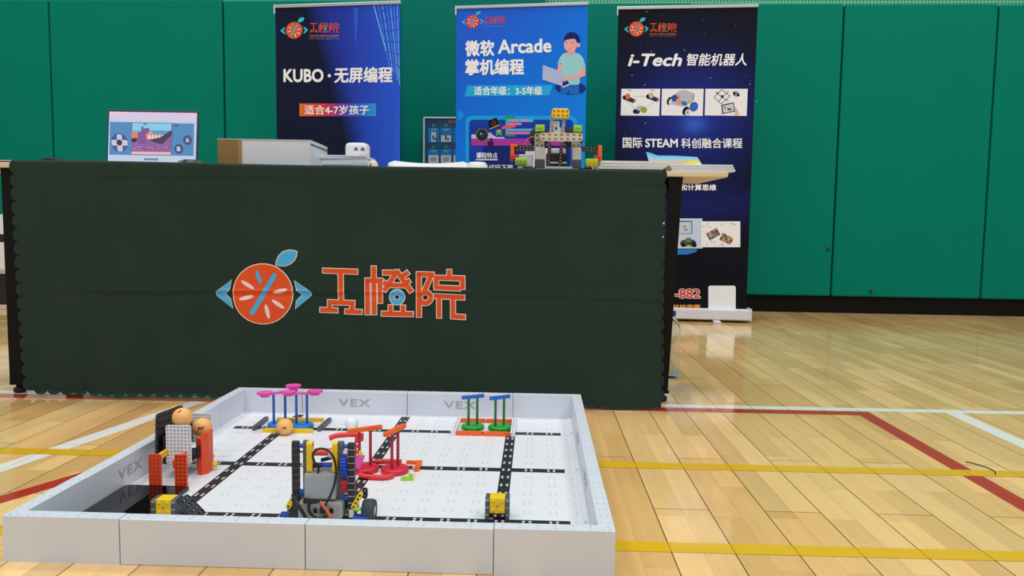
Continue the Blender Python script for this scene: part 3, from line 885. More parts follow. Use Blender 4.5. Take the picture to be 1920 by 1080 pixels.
for j in range(len(rows) - 1):
    for i in range(NX):
        a = j * (NX + 1) + i
        fs.append((a, a + 1, a + NX + 2, a + NX + 1))
b.add(vs, fs, cloth.m, smooth=True)
# scallops
def scallop(c, ax, rad, out):
    n = 8
    vs = [c] + [tuple(c[m] + rad * (math.cos(PI * i / n) * ax[m] + math.sin(PI * i / n) * out[m]) for m in range(3)) for i in range(n + 1)]
    b.add(vs, [(0, i + 1, i + 2) for i in range(n)], cloth.m, smooth=True)
for k in range(17):
    z = 0.722 - 0.0425 * k
    x = cl_edge(0, z); scallop((x + 0.001, cl_front(x, z), z), (0, 0, 1), 0.0215, (-0.86, 0, 0))
    x = cl_edge(1, z); scallop((x - 0.001, cl_front(x, z), z), (0, 0, 1), 0.0215, (0.6, 0.2, 0))
for k in range(48):
    x = CXL + 0.021 + 0.0425 * k
    s = (x - CXL) / (CXR - CXL)
    if not 0.02 < s < 0.99: continue
    z = 0.021 - 0.013 * s
    y = cl_front(x, z)
    scallop((x, y, z), (1, 0, 0), 0.0213, (0, -0.25 - 0.2 * s, -0.62 + 0.2 * s))
# printed mark, laid on the folds
pc = MB()
PO = ray_plane(640, 550, Vector((0, 2.39, 0)), Vector((0, 1, 0)))
kpx = 2.395 / FPX
def pm(px, py, lift):
    dx, dy = px - 640, py - 550
    x = PO.x + (dx * math.cos(ROLL) + dy * math.sin(ROLL)) * kpx
    z = PO.z - (-dx * math.sin(ROLL) + dy * math.cos(ROLL)) * kpx
    return (x, cl_front(x, z) - 0.0005 - lift * 0.75, z)
class ClothPrint(Print):
    """as Print, but cut fine enough to follow the folds"""
    def cut(s, vs, fs, m, lift):
        bm = bmesh.new()
        bv = [bm.verts.new((x, y, 0)) for x, y in vs]
        for fc in fs:
            try: bm.faces.new([bv[i] for i in fc])
            except ValueError: pass
        bmesh.ops.triangulate(bm, faces=bm.faces[:])
        for it in range(6):
            e = [e for e in bm.edges if e.calc_length() > 3.6]
            if not e: break
            bmesh.ops.subdivide_edges(bm, edges=e, cuts=1)
            bmesh.ops.triangulate(bm, faces=bm.faces[:])
        bm.verts.index_update()
        b.add([pm(v.co.x, v.co.y, lift) for v in bm.verts], [[v.index for v in f.verts] for f in bm.faces], m)
        bm.free()
    def poly(s, pts, col, lift=0.0006):
        s.cut(pts, [tuple(range(len(pts)))], MP(col), lift)
    def mesh(s, vs, fs, col, lift):
        s.cut(vs, fs, MP(col), lift)
orange_logo(ClothPrint(b, pm), 380 + 417 / 3.692, 440 + 410 / 3.692, 1 / 3.692)
o = b.build('tablecloth_fabric', root)

# ------------------------------------------------------------------ things on the table
TT = TZ + 0.0008
def led(v): return ME(v)
# laptop
root = thing('laptop', 'open laptop showing a purple pixel game on its screen, on the green-covered table', 'laptop', (-1.283, 2.646, TT), math.radians(1.5))
dk = M('slate_laptop_shell', (52, 58, 72), 0.4)
b = MB().box(-0.157, 0.157, -0.12, 0.10, 0, 0.013, dk, ch=0.003)
base = b.build('laptop_base', root)
k = MB()
for r in range(5):
    for c in range(13):
        k.box(-0.14 + c * 0.0216, -0.14 + c * 0.0216 + 0.018, -0.03 + r * 0.021, -0.03 + r * 0.021 + 0.017, 0.013, 0.0145, M('black_keys', (20, 20, 24), 0.5))
k.build('keyboard', base)
LT = T(0, 0.10, 0.012) @ RX(math.radians(-7))     # lid leaning back
b = MB().box(-0.161, 0.161, 0, 0.006, 0, 0.205, dk, LT, ch=0.002)
lid = b.build('screen_lid', root)
sc = MB()
SW, SH = 0.148, 0.178
def pm(px, py, lift):
    # sheet 1920 x 920 of the close view; the display spans x 95..1400, y 125..840
    fx = (py - 125) / 715.0
    xl = 118 - fx * 76; xr = 1420 - fx * 55
    u = (px - xl) / (xr - xl); v = (840 - py) / 715.0
    return tuple(LT @ Vector((-0.1545 + 0.309 * u, -0.0006 - lift, 0.010 + 0.1875 * v)))
class SPrint(Print):
    def poly(s, pts, col, lift=0.0006): s.mb.add([s.pm(x, y, lift * 0.3) for x, y in pts], [tuple(range(len(pts)))], ME(col))
    def mesh(s, vs, fs, col, lift): s.mb.add([s.pm(x, y, lift * 0.3) for x, y in vs], fs, ME(col))
P = SPrint(sc, pm)
P.poly([(118, 125), (1420, 125), (1365, 840), (42, 840)], (196, 214, 236), 0.0)
P.poly([(118, 125), (1420, 125), (1412, 230), (108, 230)], (226, 206, 232), 0.0004)
P.poly([(125, 128), (360, 128), (356, 155), (122, 155)], (240, 214, 222), 0.0008)
P.poly([(50, 790), (1368, 790), (1365, 840), (42, 840)], (222, 206, 232), 0.0004)
P.poly([(120, 265), (1370, 272), (1340, 715), (75, 715)], (84, 142, 192), 0.0006)
P.poly([(440, 268), (1045, 268), (1005, 712), (405, 712)], (60, 50, 90), 0.001)
P.poly([(447, 275), (1036, 275), (1028, 380), (437, 390)], (142, 208, 238), 0.0014)
P.poly([(437, 390), (740, 372), (1028, 375), (1020, 480), (428, 480)], (96, 160, 196), 0.0016)
P.poly([(432, 400), (520, 395), (525, 490), (425, 490)], (236, 136, 104), 0.0018)
P.poly([(640, 400), (720, 385), (760, 430), (900, 430), (880, 500), (640, 500)], (232, 150, 128), 0.0018)
for i in range(5): P.ell(690 + 48 * i, 468, 13, 34, (250, 232, 226), 0.002, 0.2)
P.poly([(425, 490), (560, 470), (680, 510), (850, 555), (1030, 370), (1005, 700), (408, 705)], (146, 98, 160), 0.002)
P.poly([(675, 505), (850, 470), (1032, 365), (1026, 430), (880, 560), (790, 545)], (66, 58, 96), 0.0022)
P.poly([(425, 490), (500, 480), (505, 520), (465, 545), (422, 530)], (56, 44, 70), 0.0022)
P.poly([(520, 560), (520, 420), (575, 390), (582, 330), (600, 310), (615, 350), (700, 340), (690, 400), (640, 430), (650, 560)], (128, 88, 148), 0.0024)
P.ell(640, 292, 26, 14, (110, 130, 150), 0.0024)
for i in range(40):
    random.seed(100 + i)
    x, y = random.uniform(430, 990), random.uniform(560, 650)
    P.rect(x, y, x + random.uniform(10, 40), y + random.uniform(6, 14), random.choice(((176, 128, 190), (118, 78, 140), (196, 150, 200), (150, 90, 130))), 0.0026)
P.poly([(414, 668), (1000, 668), (998, 706), (410, 706)], (240, 190, 190), 0.0028)
P.ell(240, 550, 128, 130, (66, 92, 150), 0.001)
P.rrect(205, 435, 282, 670, 22, (206, 204, 226), 0.0014); P.rrect(120, 512, 362, 590, 22, (206, 204, 226), 0.0014)
P.ell(238, 548, 42, 42, (58, 56, 66), 0.0018)
for cx, cy, s_ in ((1258, 500, 'A'), (1122, 622, 'B')):
    P.ell(cx, cy, 68, 68, (74, 84, 128), 0.001)
    P.text(s_, cx - 27, cy - 32, cx + 27, cy + 30, (226, 224, 240), 0.0014, bold=0.04)
P.ell(1100, 305, 40, 20, (98, 96, 170), 0.001)
P.rect(595, 757, 805, 783, (92, 108, 130), 0.001)
P.rect(605, 764, 795, 775, (130, 146, 166), 0.0014)
for i in range(5): P.rect(80 + 42 * i, 820, 92 + 42 * i, 832, (220, 150, 170), 0.001)
sc.build('display', lid)
# mouse
root = thing('computer_mouse', 'dark computer mouse right beside the laptop', 'mouse', (-1.062, 2.565, TT))
vs = []; fs = []
for j in range(9):
    for i in range(16):
        a = 2 * PI * i / 16; q = j / 8 * PI / 2
        vs.append((0.052 * math.cos(a) * math.cos(q) ** 0.7 - 0.006 * math.sin(q), 0.031 * math.sin(a) * math.cos(q) ** 0.7, 0.027 * math.sin(q)))
for j in range(8):
    for i in range(16): fs.append((j * 16 + i, j * 16 + (i + 1) % 16, (j + 1) * 16 + (i + 1) % 16, (j + 1) * 16 + i))
MB().add(vs, fs, M('mouse_shell', (40, 44, 46), 0.35), smooth=True).build('mouse_body', root)
b = MB()
b.add([(x * 1.02 - 0.004, y * 1.01, z * 1.02 + 0.0004) for x, y, z in vs if True], [f_ for f_ in fs if all(vs[i][0] < -0.008 for i in f_)], M('grey_mouse_buttons', (112, 118, 120), 0.3), smooth=True)
b.build('mouse_buttons', root)
# flat papers at the left end
o = MB().box(-0.13, 0.13, -0.08, 0.10, 0, 0.004, M('pale_blue_card', (186, 204, 220), 0.5), ch=0.001).build('paper_folder'); o.location = (-1.70, 2.53, TT); tag(o, 'pale blue paper folder on the bare left end of the table', 'folder')
o = MB().box(-0.13, 0.13, -0.08, 0.10, 0, 0.0025, M('pinkish_card', (226, 206, 204), 0.5), ch=0.0006).build('paper_sheet'); o.location = (-1.68, 2.50, TT + 0.004); o.rotation_euler = (0, 0, 0.04); tag(o, 'pale pink paper sheet lying on the pale blue folder', 'paper')
o = MB().tube([(-0.07, 0.0, 0.012), (-0.045, 0.0, 0.016), (-0.02, 0.0, 0.012), (0.03, 0.0, 0.008), (0.10, 0.01, 0.008)], 0.0075, M('black_strap', (14, 18, 24), 0.6)).build('strap'); o.location = (-1.49, 2.56, TT + 0.005); tag(o, 'short black strap curled on the table left of the laptop', 'strap')
o = MB().box(-0.05, 0.05, -0.06, 0.06, 0, 0.010, M('slate_blue_cover', (78, 120, 150), 0.5), ch=0.001).build('notebook'); o.location = (-1.463, 2.64, TT); tag(o, 'slate blue notebook lying just left of the laptop', 'notebook')
# carton
white = M('white_card', (226, 226, 232), 0.55, 0.03)
kraft = M('kraft_card', (150, 112, 62), 0.7, 0.06, 90)
root = thing('flat_carton', 'flat white and brown cardboard box lying on the table right of the mouse', 'box', (-0.814, 2.62, TT))
MB().box(-0.148, 0.152, -0.10, 0.13, 0, 0.09, white, ch=0.0015).build('carton_body', root)
b = MB().box(-0.1495, -0.072, -0.1012, 0.131, 0.001, 0.0895, kraft, ch=0.0008)
b.box(-0.082, -0.0705, -0.1016, -0.1010, 0.001, 0.0895, M('tan_tape', (176, 138, 72), 0.4))
b.build('kraft_wrap', root)
b = MB().box(-0.150, 0.1535, -0.102, 0.132, 0.0895, 0.0915, white)
b.box(0.1525, 0.1545, -0.098, 0.128, 0.076, 0.080, M('dark_gap', (70, 74, 74), 0.8))
b.build('carton_lid', root)
# pads of paper
for i in range(7):
    o = MB().box(-0.075, 0.075, -0.09, 0.08, 0, 0.0062, M('white_paper_pad', (220, 228, 240), 0.6, 0.03), ch=0.001).build('paper_pad')
    o.location = (-0.556 + random.uniform(-.006, .006), 2.615 + random.uniform(-.004, .004), TT + 0.0064 * i); o.rotation_euler = (0, 0, random.uniform(-.02, .02))
    tag(o, 'white paper pads stacked between the flat box and the white toy robot', 'paper pad', 'stacked white paper pads')
# white toy robot
soft = M('white_soft_plastic', (232, 228, 230), 0.5, 0.02)
root = thing('toy_robot', 'small white toy robot with sad eyes peeping over the paper pads', 'toy robot', (-0.545, 2.71, TT))
def rblob(mb, x0, x1, y0, y1, z0, z1, e, mat):
    cx, cy, cz = (x0 + x1) / 2, (y0 + y1) / 2, (z0 + z1) / 2
    vs = []; fs = []; n, m = 24, 14
    sg = lambda v, p: math.copysign(abs(v) ** p, v)
    for j in range(m + 1):
        q = -PI / 2 + PI * j / m
        for i in range(n):
            a = 2 * PI * i / n
            vs.append((cx + (x1 - x0) / 2 * sg(math.cos(q), e) * sg(math.cos(a), e), cy + (y1 - y0) / 2 * sg(math.cos(q), e) * sg(math.sin(a), e), cz + (z1 - z0) / 2 * sg(math.sin(q), e)))
    for j in range(m):
        for i in range(n): fs.append((j * n + i, j * n + (i + 1) % n, (j + 1) * n + (i + 1) % n, (j + 1) * n + i))
    mb.add(vs, fs, mat, smooth=True)
b = MB(); rblob(b, -0.035, 0.035, -0.03, 0.03, 0, 0.05, 0.5, soft); b.build('robot_body', root)
b = MB(); rblob(b, -0.041, 0.039, -0.034, 0.034, 0.046, 0.103, 0.42, soft)
b.box(0.010, 0.036, -0.0352, -0.034, 0.058, 0.0605, M('pink_mouth', (226, 170, 180), 0.5))
head = b.build('robot_head', root)
ink = M('dark_ink', (60, 56, 74), 0.5)
for ex in (0.000, 0.023):
    b = MB().prism([(-0.0075, -0.001), (-0.003, 0.008), (0.003, 0.008), (0.0075, -0.001), (0.0045, -0.001), (0, 0.005), (-0.0045, -0.001)], 0, 0.002, ink, T(ex, -0.0335, 0.076) @ RX(PI / 2))
    b.cyl((0, 0, 0), (0, 0, 0.002), 0.002, ink, T(ex, -0.0335, 0.0755) @ RX(PI / 2), 8)
    b.build('eye', head)
b = MB(); rblob(b, -0.021, 0.021, -0.021, 0.021, 0, 0.034, 0.6, M('cream_plastic', (238, 222, 210), 0.5))
o = b.build('round_lid'); o.location = (-0.478, 2.60, TT); tag(o, 'small cream rounded lid at the foot of the white toy robot', 'lid')
b = MB(); rblob(b, -0.002, 0.002, -0.003, 0.003, 0, 0.022, 0.7, M('black_cap', (20, 22, 40), 0.5))
o = b.build('pen_cap'); o.location = (-0.474, 2.562, TT); tag(o, 'tiny black pen cap standing before the cream lid', 'pen cap')
b = MB(); b.lathe([(0.036, 0), (0.035, 0.018), (0.032, 0.035), (0.027, 0.0395), (0.012, 0.0405), (1e-5, 0.041)], M('white_cup', (238, 240, 242), 0.4, 0.02), seg=28)
o = b.build('white_bowl'); o.location = (-0.126, 2.68, TT); tag(o, 'white upturned bowl on the table left of the wheeled robot model', 'bowl')

# papers at the right
ppr = M('white_paper_stack', (222, 222, 220), 0.6, 0.05)
ppb = M('bluish_paper_stack', (216, 222, 232), 0.6, 0.05)
def booklet(x, y, z, wdt, h, m, label, rz=0.0, group=None):
    b = MB().box(-wdt / 2, wdt / 2, -0.09, 0.16, 0, h, m, ch=0.001)
    o = b.build('booklet'); o.location = (x, y, z); o.rotation_euler = (0, 0, rz)
    tag(o, label, 'booklet', group)
zz = 0.7398
for i, h in enumerate((0.0075, 0.0085, 0.009)):
    booklet(0.379 - 0.004 * (2 - i) + (0.0 if i < 2 else -0.004), 2.505, zz, 0.205, h, ppr, ('bottom', 'middle', 'top')[i] + ' booklet of the grey-white pile beside the wheeled robot model', 0.012 * (i - 1), 'grey-white booklets beside the robot model'); zz += h + 0.0005
zz = TT
for i, h in enumerate((0.0075, 0.006, 0.007)):
    booklet(0.594 - 0.003 * i, 2.51, zz, 0.199, h, ppb, ('bottom', 'middle', 'top')[i] + ' booklet of the bluish white pile at the bare right end of the table', 0.01 * (1 - i), 'bluish white booklets at the table end'); zz += h + 0.0005
root = thing('flyer', 'curled blue and yellow flyer lying on the booklets at the right end of the table', 'flyer', (0.535, 2.58, zz))
b = MB()
fb = NT('flyer_print')
x, y, z = fb.sep(fb.coords())
fb.l(fb.ramp(fb.math('MULTIPLY', z, 18.0), [(0.0, rgb(190, 160, 130)), (0.38, rgb(196, 172, 156)), (0.62, rgb(120, 186, 220)), (1.0, rgb(60, 160, 220))]), fb.b.inputs['Base Color'])
ylw = M('yellow_flyer_ink', (222, 206, 44), 0.45)
wht = M('white_flyer_ink', (220, 220, 232), 0.45)
n = 24
top = []; bot = []
for i in range(n + 1):
    s = i / n; x = -0.09 + 0.175 * s
    top.append((x, 0.03 + 0.03 * math.sin(3 * s), 0.054 - 0.014 * sm(0, 0.3, s) + 0.006 * math.sin(PI * s)))
    bot.append((x, -0.06 + 0.02 * s, 0.001 + 0.006 * s))
vs = []; fs = []; md = 10
for j in range(md + 1):
    q = j / md
    for i in range(n + 1):
        vs.append(tuple(top[i][m] * q + bot[i][m] * (1 - q) for m in range(3)))
fy = []; fw_ = []; fbk = []
for j in range(md):
    for i in range(n):
        f4 = (j * (n + 1) + i, j * (n + 1) + i + 1, (j + 1) * (n + 1) + i + 1, (j + 1) * (n + 1) + i)
        s = i / n; q = j / md
        yb = 0.62 * sm(0.35, 1.0, s)
        if q < yb - 0.35 and s > 0.55: fw_.append(f4)
        elif q < yb: fy.append(f4)
        else: fbk.append(f4)
b.add(vs, fbk, fb.m, smooth=True); b.add(vs, fy, ylw, smooth=True); b.add(vs, fw_, wht, smooth=True)
o = b.build('flyer_sheet', root)
so = o.modifiers.new('thickness', 'SOLIDIFY'); so.thickness = 0.0004

# ------------------------------------------------------------------ robot model on the table
PK = 0.0127
root = thing('wheeled_robot_model', 'robot model of grey, lime and orange pieces standing on the table', 'robot model', (0.139, 2.50, 0.7396))
gy = M('warm_grey_plastic', (176, 172, 158), 0.45); lgy = M('light_grey_plastic', (196, 198, 196), 0.45); dg = M('dark_grey_plastic', (72, 74, 78), 0.45)
lime = M('lime_plastic', (164, 220, 60), 0.42); org = M('orange_plastic', (240, 100, 40), 0.42); red = M('red_plastic', (214, 40, 50), 0.42)
yel = M('yellow_plastic', (250, 204, 26), 0.42); blk = M('black_plastic', (26, 26, 30), 0.42); wpl = M('white_plastic', (236, 236, 240), 0.42)
blu = M('blue_plastic', (30, 84, 200), 0.42); hol = M('hole_shade', (40, 40, 44), 0.8); drk = M('maroon_plastic', (70, 28, 36), 0.45); amb = M('amber_plastic', (246, 168, 30), 0.42)
def q2(px, py): return ((px - 1045) * 2.5 / FPX, (319 - py) * 2.5 / FPX)
def bx(mb, x0, y0, x1, y1, d0, d1, mat, ch=0.0015):
    a = q2(x0, y1); c = q2(x1, y0)
    mb.box(a[0], c[0], d0, d1, a[1], c[1], mat, ch=ch)
UPR = RX(PI / 2)
b = MB(); bx(b, 1007, 314, 1083, 319, -0.05, 0.03, lgy); bx(b, 974, 314.5, 1110, 318.5, -0.02, 0.06, M('green_grey_plastic', (60, 84, 78), 0.5)); b.build('base_plate', root)
for c0, c1 in ((972, 982), (1112, 1126)):
    b = MB(); bx(b, c0, 312, c1, 318.6, -0.045, -0.02, M('pale_green_plastic', (206, 226, 212), 0.5)); b.build('corner_block', root)
for xs in (0, 1):
    x0, x1 = ((1003, 1021), (1071, 1087))[xs]
    a = q2((x0 + x1) / 2, 281)
    b = MB(); w_ = (x1 - x0) * 2.5 / FPX
    b.plate(2, 4, w_ / 2, 0.012, gy, T(a[0], -0.02, a[1] + 0.018) @ UPR, hole=gy)
    b.build('upright_plate', root)
    b = MB(); bx(b, x0 + 1, 280, x1 + 1, 318, -0.05, -0.012, lgy, 0.003); bx(b, x0 + 1, 301, x1 + 1, 317, -0.052, -0.030, dg, 0.002); b.build('motor', root)
    b = MB(); bx(b, x0 + 1 + xs * 2, 238, x1 + xs * 2, 250, -0.034, -0.002, lime, 0.002)
    for k in range(3):
        hx = q2(x0 + 4.5 + 4 * k + xs * 2, 244.5); b.cyl((hx[0], -0.036, hx[1]), (hx[0], -0.033, hx[1]), 0.0022, M('lime_shade', (110, 160, 40), 0.5), seg=8)
    b.build('lime_cap', root)
    c = q2((1012, 1076)[xs], 257)
    b = MB(); b.lathe([(0.011, -0.011), (0.030, -0.012), (0.0335, -0.008), (0.0335, 0.008), (0.030, 0.012), (0.011, 0.011)], M('tyre_rubber', (40, 44, 52), 0.7), T(c[0], 0.03, c[1]) @ UPR, 32)
    wh = b.build('wheel', root)
    MB().lathe([(0.003, -0.009), (0.012, -0.0105), (0.012, 0.0105), (0.003, 0.009)], gy, T(c[0], 0.03, c[1]) @ UPR, 20).build('hub', wh)
    x0, x1 = ((962, 1004), (1084, 1122))[xs]
    a = q2((x0 + x1) / 2, 279.5)
    b = MB(); n = 7
    b.plate(n, 2, (x1 - x0) * 2.5 / FPX / n, 0.006, blk, T(a[0], -0.005, a[1]) @ UPR @ Matrix.Scale(0.86, 4, (0, 1, 0)), hole=wpl); b.build('side_arm', root)
    b = MB(); x0, x1 = ((958.5, 966), (1120, 1127.5))[xs]
    bx(b, x0, 273, x1, 304, -0.022, 0.0, org, 0.003); bx(b, x0 - (0 if xs else -3), 273, x1 + (-3 if xs else 6), 278, -0.02, 0.0, org, 0.002); b.build('orange_end', root)
    b = MB(); bx(b, (960, 1112)[xs], 292, (973, 1125)[xs], 303, -0.028, -0.006, red, 0.003); b.build('red_clip', root)
    b = MB(); x0, x1 = ((968, 990), (1096, 1119))[xs]
    bx(b, x0, 299, x1, 312, -0.05, -0.024, lime, 0.003)
    for k in range(3): bx(b, x0 + 2 + 6.5 * k, 304, x0 + 6.5 + 6.5 * k, 312.5 + 2 * xs, -0.052, -0.048, amb if xs else M('lime_shade', (110, 160, 40), 0.5), 0.0008)
    b.build('lime_block', root)
    # slanting mast rail
    for (ya, yb, m, hm) in ((213, 268, gy, wpl), (268, 316, drk, wpl)):
        xa = (1036, 1058)[xs]
        t0 = q2(xa - (ya - 213) * 0.075, ya); t1 = q2(xa - (yb - 213) * 0.075, yb)
        L = math.hypot(t1[0] - t0[0], t1[1] - t0[1]); an = math.atan2(t0[0] - t1[0], t0[1] - t1[1])
        n = int(L / 0.0098)
        b = MB(); b.plate(1, n, L / n, 0.007, m, T((t0[0] + t1[0]) / 2, 0.002 if m is gy else -0.002, (t0[1] + t1[1]) / 2) @ RY(an) @ UPR, hole=hm if yb < 300 or True else None); b.build('mast_rail', root)
    e = q2((1034.5, 1057)[xs], 252); b = MB(); b.cyl((e[0], -0.008, e[1] - 0.005), (e[0], -0.008, e[1] + 0.006), 0.005, M('salmon_plastic', (236, 130, 110), 0.45)); b.build('joint_pin', root)
a = q2(1051, 262)
b = MB(); b.plate(7, 2, 77 * 2.5 / FPX / 7, 0.008, M('beige_plastic', (206, 200, 180), 0.45), T(a[0], -0.062, a[1]) @ UPR @ Matrix.Scale(0.67, 4, (0, 1, 0)), hole=gy); 
for hx in (1012, 1083):
    p = q2(hx, 262); b.cyl((p[0], -0.06, p[1]), (p[0], -0.015, p[1]), 0.004, gy)
b.build('cross_plate', root)
a = q2(1050, 216)
b = MB(); b.plate(4, 2, 32 * 2.5 / FPX / 4, 0.012, yel, T(a[0], -0.008, a[1]) @ UPR, hole=amb); bx(b, 1036, 206.5, 1064, 209, -0.013, 0.006, M('pale_yellow_plastic', (244, 226, 150), 0.45)); b.build('yellow_head_plate', root)
b = MB(); bx(b, 1039, 228, 1048, 248, 0.008, 0.012, wpl, 0.0006); bx(b, 1041.5, 239, 1044.5, 244, 0.0065, 0.008, blk, 0.0003); bx(b, 1049, 240, 1056, 258, 0.008, 0.012, wpl, 0.001); b.build('sensor_card', root)
b = MB(); bx(b, 1026, 287, 1064, 312, 0.012, 0.05, blk, 0.003); bx(b, 1030, 279, 1062, 287, 0.012, 0.05, wpl, 0.002); bx(b, 1031, 303, 1064, 306, 0.008, 0.012, wpl, 0.0005); b.build('control_box', root)
b = MB(); bx(b, 974, 290, 1001, 313, 0.0, 0.03, wpl, 0.003); b.build('battery_box', root)
b = MB(); p = [q2(*v) for v in ((986, 275), (989, 264), (996, 259), (1003, 258))]; b.tube([(x, 0.0, z) for x, z in p], 0.0016, M('salmon_plastic', (236, 130, 110), 0.45)); b.build('red_cable', root); b = MB()
p = [q2(*v) for v in ((1098, 284), (1101, 294), (1104, 300))]; b.tube([(x, -0.002, z) for x, z in p], 0.001, blk); b.build('black_cable', root)

# ------------------------------------------------------------------ behind and beside the table
root = thing('plastic_chair', 'white plastic chair whose back shows just above the rear edge of the table', 'chair', (-0.392, 3.36, 0), PI)
wch = M('white_chair_plastic', (236, 236, 236), 0.4, 0.02)
b = MB()
vs = []; fs = []; n = 14; m = 8
for j in range(m + 1):
    q = j / m; z = 0.50 + 0.352 * q
    for i in range(n + 1):
        s = -1 + 2 * i / n
        hw_ = 0.192 * (1 - 0.10 * (1 - q)) * (1 if q < 0.96 else 0.985)
        z2 = z - (0.012 * (1 - s * s) * q) - (0.014 * max(0, abs(s) - 0.9) / 0.1 if j == m else 0)
        vs.append((hw_ * s, -0.17 - 0.05 * q - 0.03 * (1 - s * s), z2))
for j in range(m):
    for i in range(n): fs.append((j * (n + 1) + i, j * (n + 1) + i + 1, (j + 1) * (n + 1) + i + 1, (j + 1) * (n + 1) + i))
b.add(vs, fs, wch, smooth=True)
o = b.build('backrest', root); so = o.modifiers.new('thickness', 'SOLIDIFY'); so.thickness = 0.016
MB().box(-0.20, 0.20, -0.19, 0.21, 0.435, 0.455, wch, ch=0.008).build('seat', root)
for sx in (-0.165, 0.165): MB().box(sx - 0.014, sx + 0.014, -0.20, -0.175, 0.44, 0.56, wch, ch=0.004).build('back_post', root)
for sx in (-1, 1):
    for sy in (-1, 1): MB().cyl((sx * 0.165, sy * 0.16, 0.436), (sx * 0.195, sy * 0.19, 0.0), 0.014, chrome).build('leg', root)

bc = M('black_crate_plastic', (22, 22, 24), 0.5)
root = thing('storage_crate', 'black storage crate on the floor behind the left table leg, bottom of the stack', 'crate', (-3.0, 4.86, 0))
b = MB(); b.box(-0.24, 0.24, -0.16, 0.16, 0.03, 0.22, bc, ch=0.01); b.build('crate_body', root)
b = MB(); b.box(-0.25, 0.25, -0.17, 0.17, 0.0, 0.03, M('pale_pallet', (210, 196, 176), 0.6), ch=0.003); b.build('pallet_foot', root)
b = MB(); b.box(-0.25, 0.25, -0.17, 0.17, 0.22, 0.25, M('beige_lid', (196, 184, 160), 0.5), ch=0.005); b.build('crate_lid', root)
root = thing('white_carton', 'white carton with grey stripe standing on the black crate behind the left table leg', 'box', (-3.0, 4.86, 0.25))
b = MB(); b.box(-0.23, 0.23, -0.155, 0.155, 0, 0.165, wch, ch=0.002); b.poly([(-0.02, -0.1556, 0.165), (0.03, -0.1556, 0.165), (0.12, -0.1556, 0.10), (0.08, -0.1556, 0.09)], dg); b.poly([(0.0, -0.1556, 0.16), (0.02, -0.1556, 0.165), (0.10, -0.1556, 0.125), (0.09, -0.1556, 0.115)], M('mid_grey_ink', (120, 120, 120), 0.6)); b.build('carton_body', root)
root = thing('white_carton', 'white carton with black bottom band, topmost of the stack behind the left table leg', 'box', (-3.0, 4.86, 0.416))
b = MB(); b.box(-0.23, 0.23, -0.155, 0.155, 0.048, 0.17, wch, ch=0.002); b.poly([(0.02, -0.1556, 0.06), (0.10, -0.1556, 0.13), (0.115, -0.1556, 0.115), (0.05, -0.1556, 0.06)], M('mid_grey_ink', (120, 120, 120), 0.6)); b.build('carton_body', root)
MB().box(-0.228, 0.228, -0.153, 0.153, 0, 0.048, bc, ch=0.002).build('black_band', root)

# water bottle
root = thing('water_bottle', 'clear plastic water bottle with a blue cap on the floor behind the right table leg', 'bottle', (0.597, 2.84, 0))
pet = NT('clear_plastic')
pet.b.inputs['Base Color'].default_value = rgb(244, 250, 255)
pet.b.inputs['Roughness'].default_value = 0.04
pet.b.inputs['IOR'].default_value = 1.36
pet.b.inputs['Transmission Weight'].default_value = 1.0
prof = [(0.020, 0.0), (0.030, 0.003), (0.034, 0.012)]
for k in range(4): prof += [(0.034, 0.02 + 0.016 * k), (0.0322, 0.026 + 0.016 * k), (0.034, 0.032 + 0.016 * k)]
prof += [(0.034, 0.09), (0.0295, 0.105), (0.0295, 0.125), (0.034, 0.14)]
for k in range(3): prof += [(0.034, 0.145 + 0.012 * k), (0.0325, 0.15 + 0.012 * k), (0.034, 0.155 + 0.012 * k)]
prof += [(0.034, 0.185), (0.030, 0.202), (0.018, 0.222), (0.0125, 0.229), (0.0125, 0.243)]
b = MB().lathe(prof, pet.m, seg=32)
inner = [(max(0.002, r - 0.0012), z + (0.0012 if i == 0 else 0)) for i, (r, z) in enumerate(prof)]
b.lathe([(r, z) for r, z in reversed(inner)], pet.m, seg=32)
b.build('bottle_body', root)
MB().lathe([(0.0155, 0.232), (0.0158, 0.248), (0.0145, 0.2505), (1e-5, 0.2508)], M('blue_cap_plastic', (40, 50, 160), 0.4), seg=24).build('bottle_cap', root)
b = MB()
for k in range(9):
    a = -PI / 2 + (k - 4) * 0.24
    b.box(-0.0035, 0.0035, -0.0349, -0.0343, 0.012 + 0.006 * (k % 2), 0.019 + 0.008 * (k % 3), M('pale_blue_print', (120, 190, 236), 0.4), RZ(a + PI / 2))
b.build('bottle_print', root)

# thread on the court
o = MB().tube([(0, 0, 0.0012), (0.012, 0.02, 0.0018), (0.014, 0.055, 0.0012), (-0.004, 0.088, 0.002), (-0.012, 0.096, 0.0012)], 0.0011, M('dark_thread', (60, 44, 30), 0.7)).build('thread')
o.location = (1.122, 1.73, 0); tag(o, 'short dark thread lying across the far yellow court line at the right', 'thread')

# ------------------------------------------------------------------ game field
FX, FY, FYAW = -0.82743, 1.21459, -0.03207
SG, CO = 0.305, 0.194
FW = 2 * SG + 2 * CO
HW, ZM, TW = 0.0769, 0.011, 0.026
def F(u, v, z=ZM):
    c, s = math.cos(FYAW), math.sin(FYAW)
    return Vector((FX + u * c - v * s, FY + u * s + v * c, z))
def U(x, y):
    c, s = math.cos(FYAW), math.sin(FYAW); dx, dy = x - FX, y - FY
    return (c * dx + s * dy, -s * dx + c * dy)
fieldw = M('white_field_plastic', (232, 233, 238), 0.38, 0.015, 6)
wallp = M('grey_white_field_plastic', (217, 222, 232), 0.36, 0.02, 10)
pip = M('pip_plastic', (196, 200, 210), 0.5)
vexm = M('moulded_letter_plastic', (176, 176, 178), 0.4)
line = M('black_tile_line', (30, 32, 40), 0.5)
linep = M('white_pips', (238, 240, 244), 0.5)
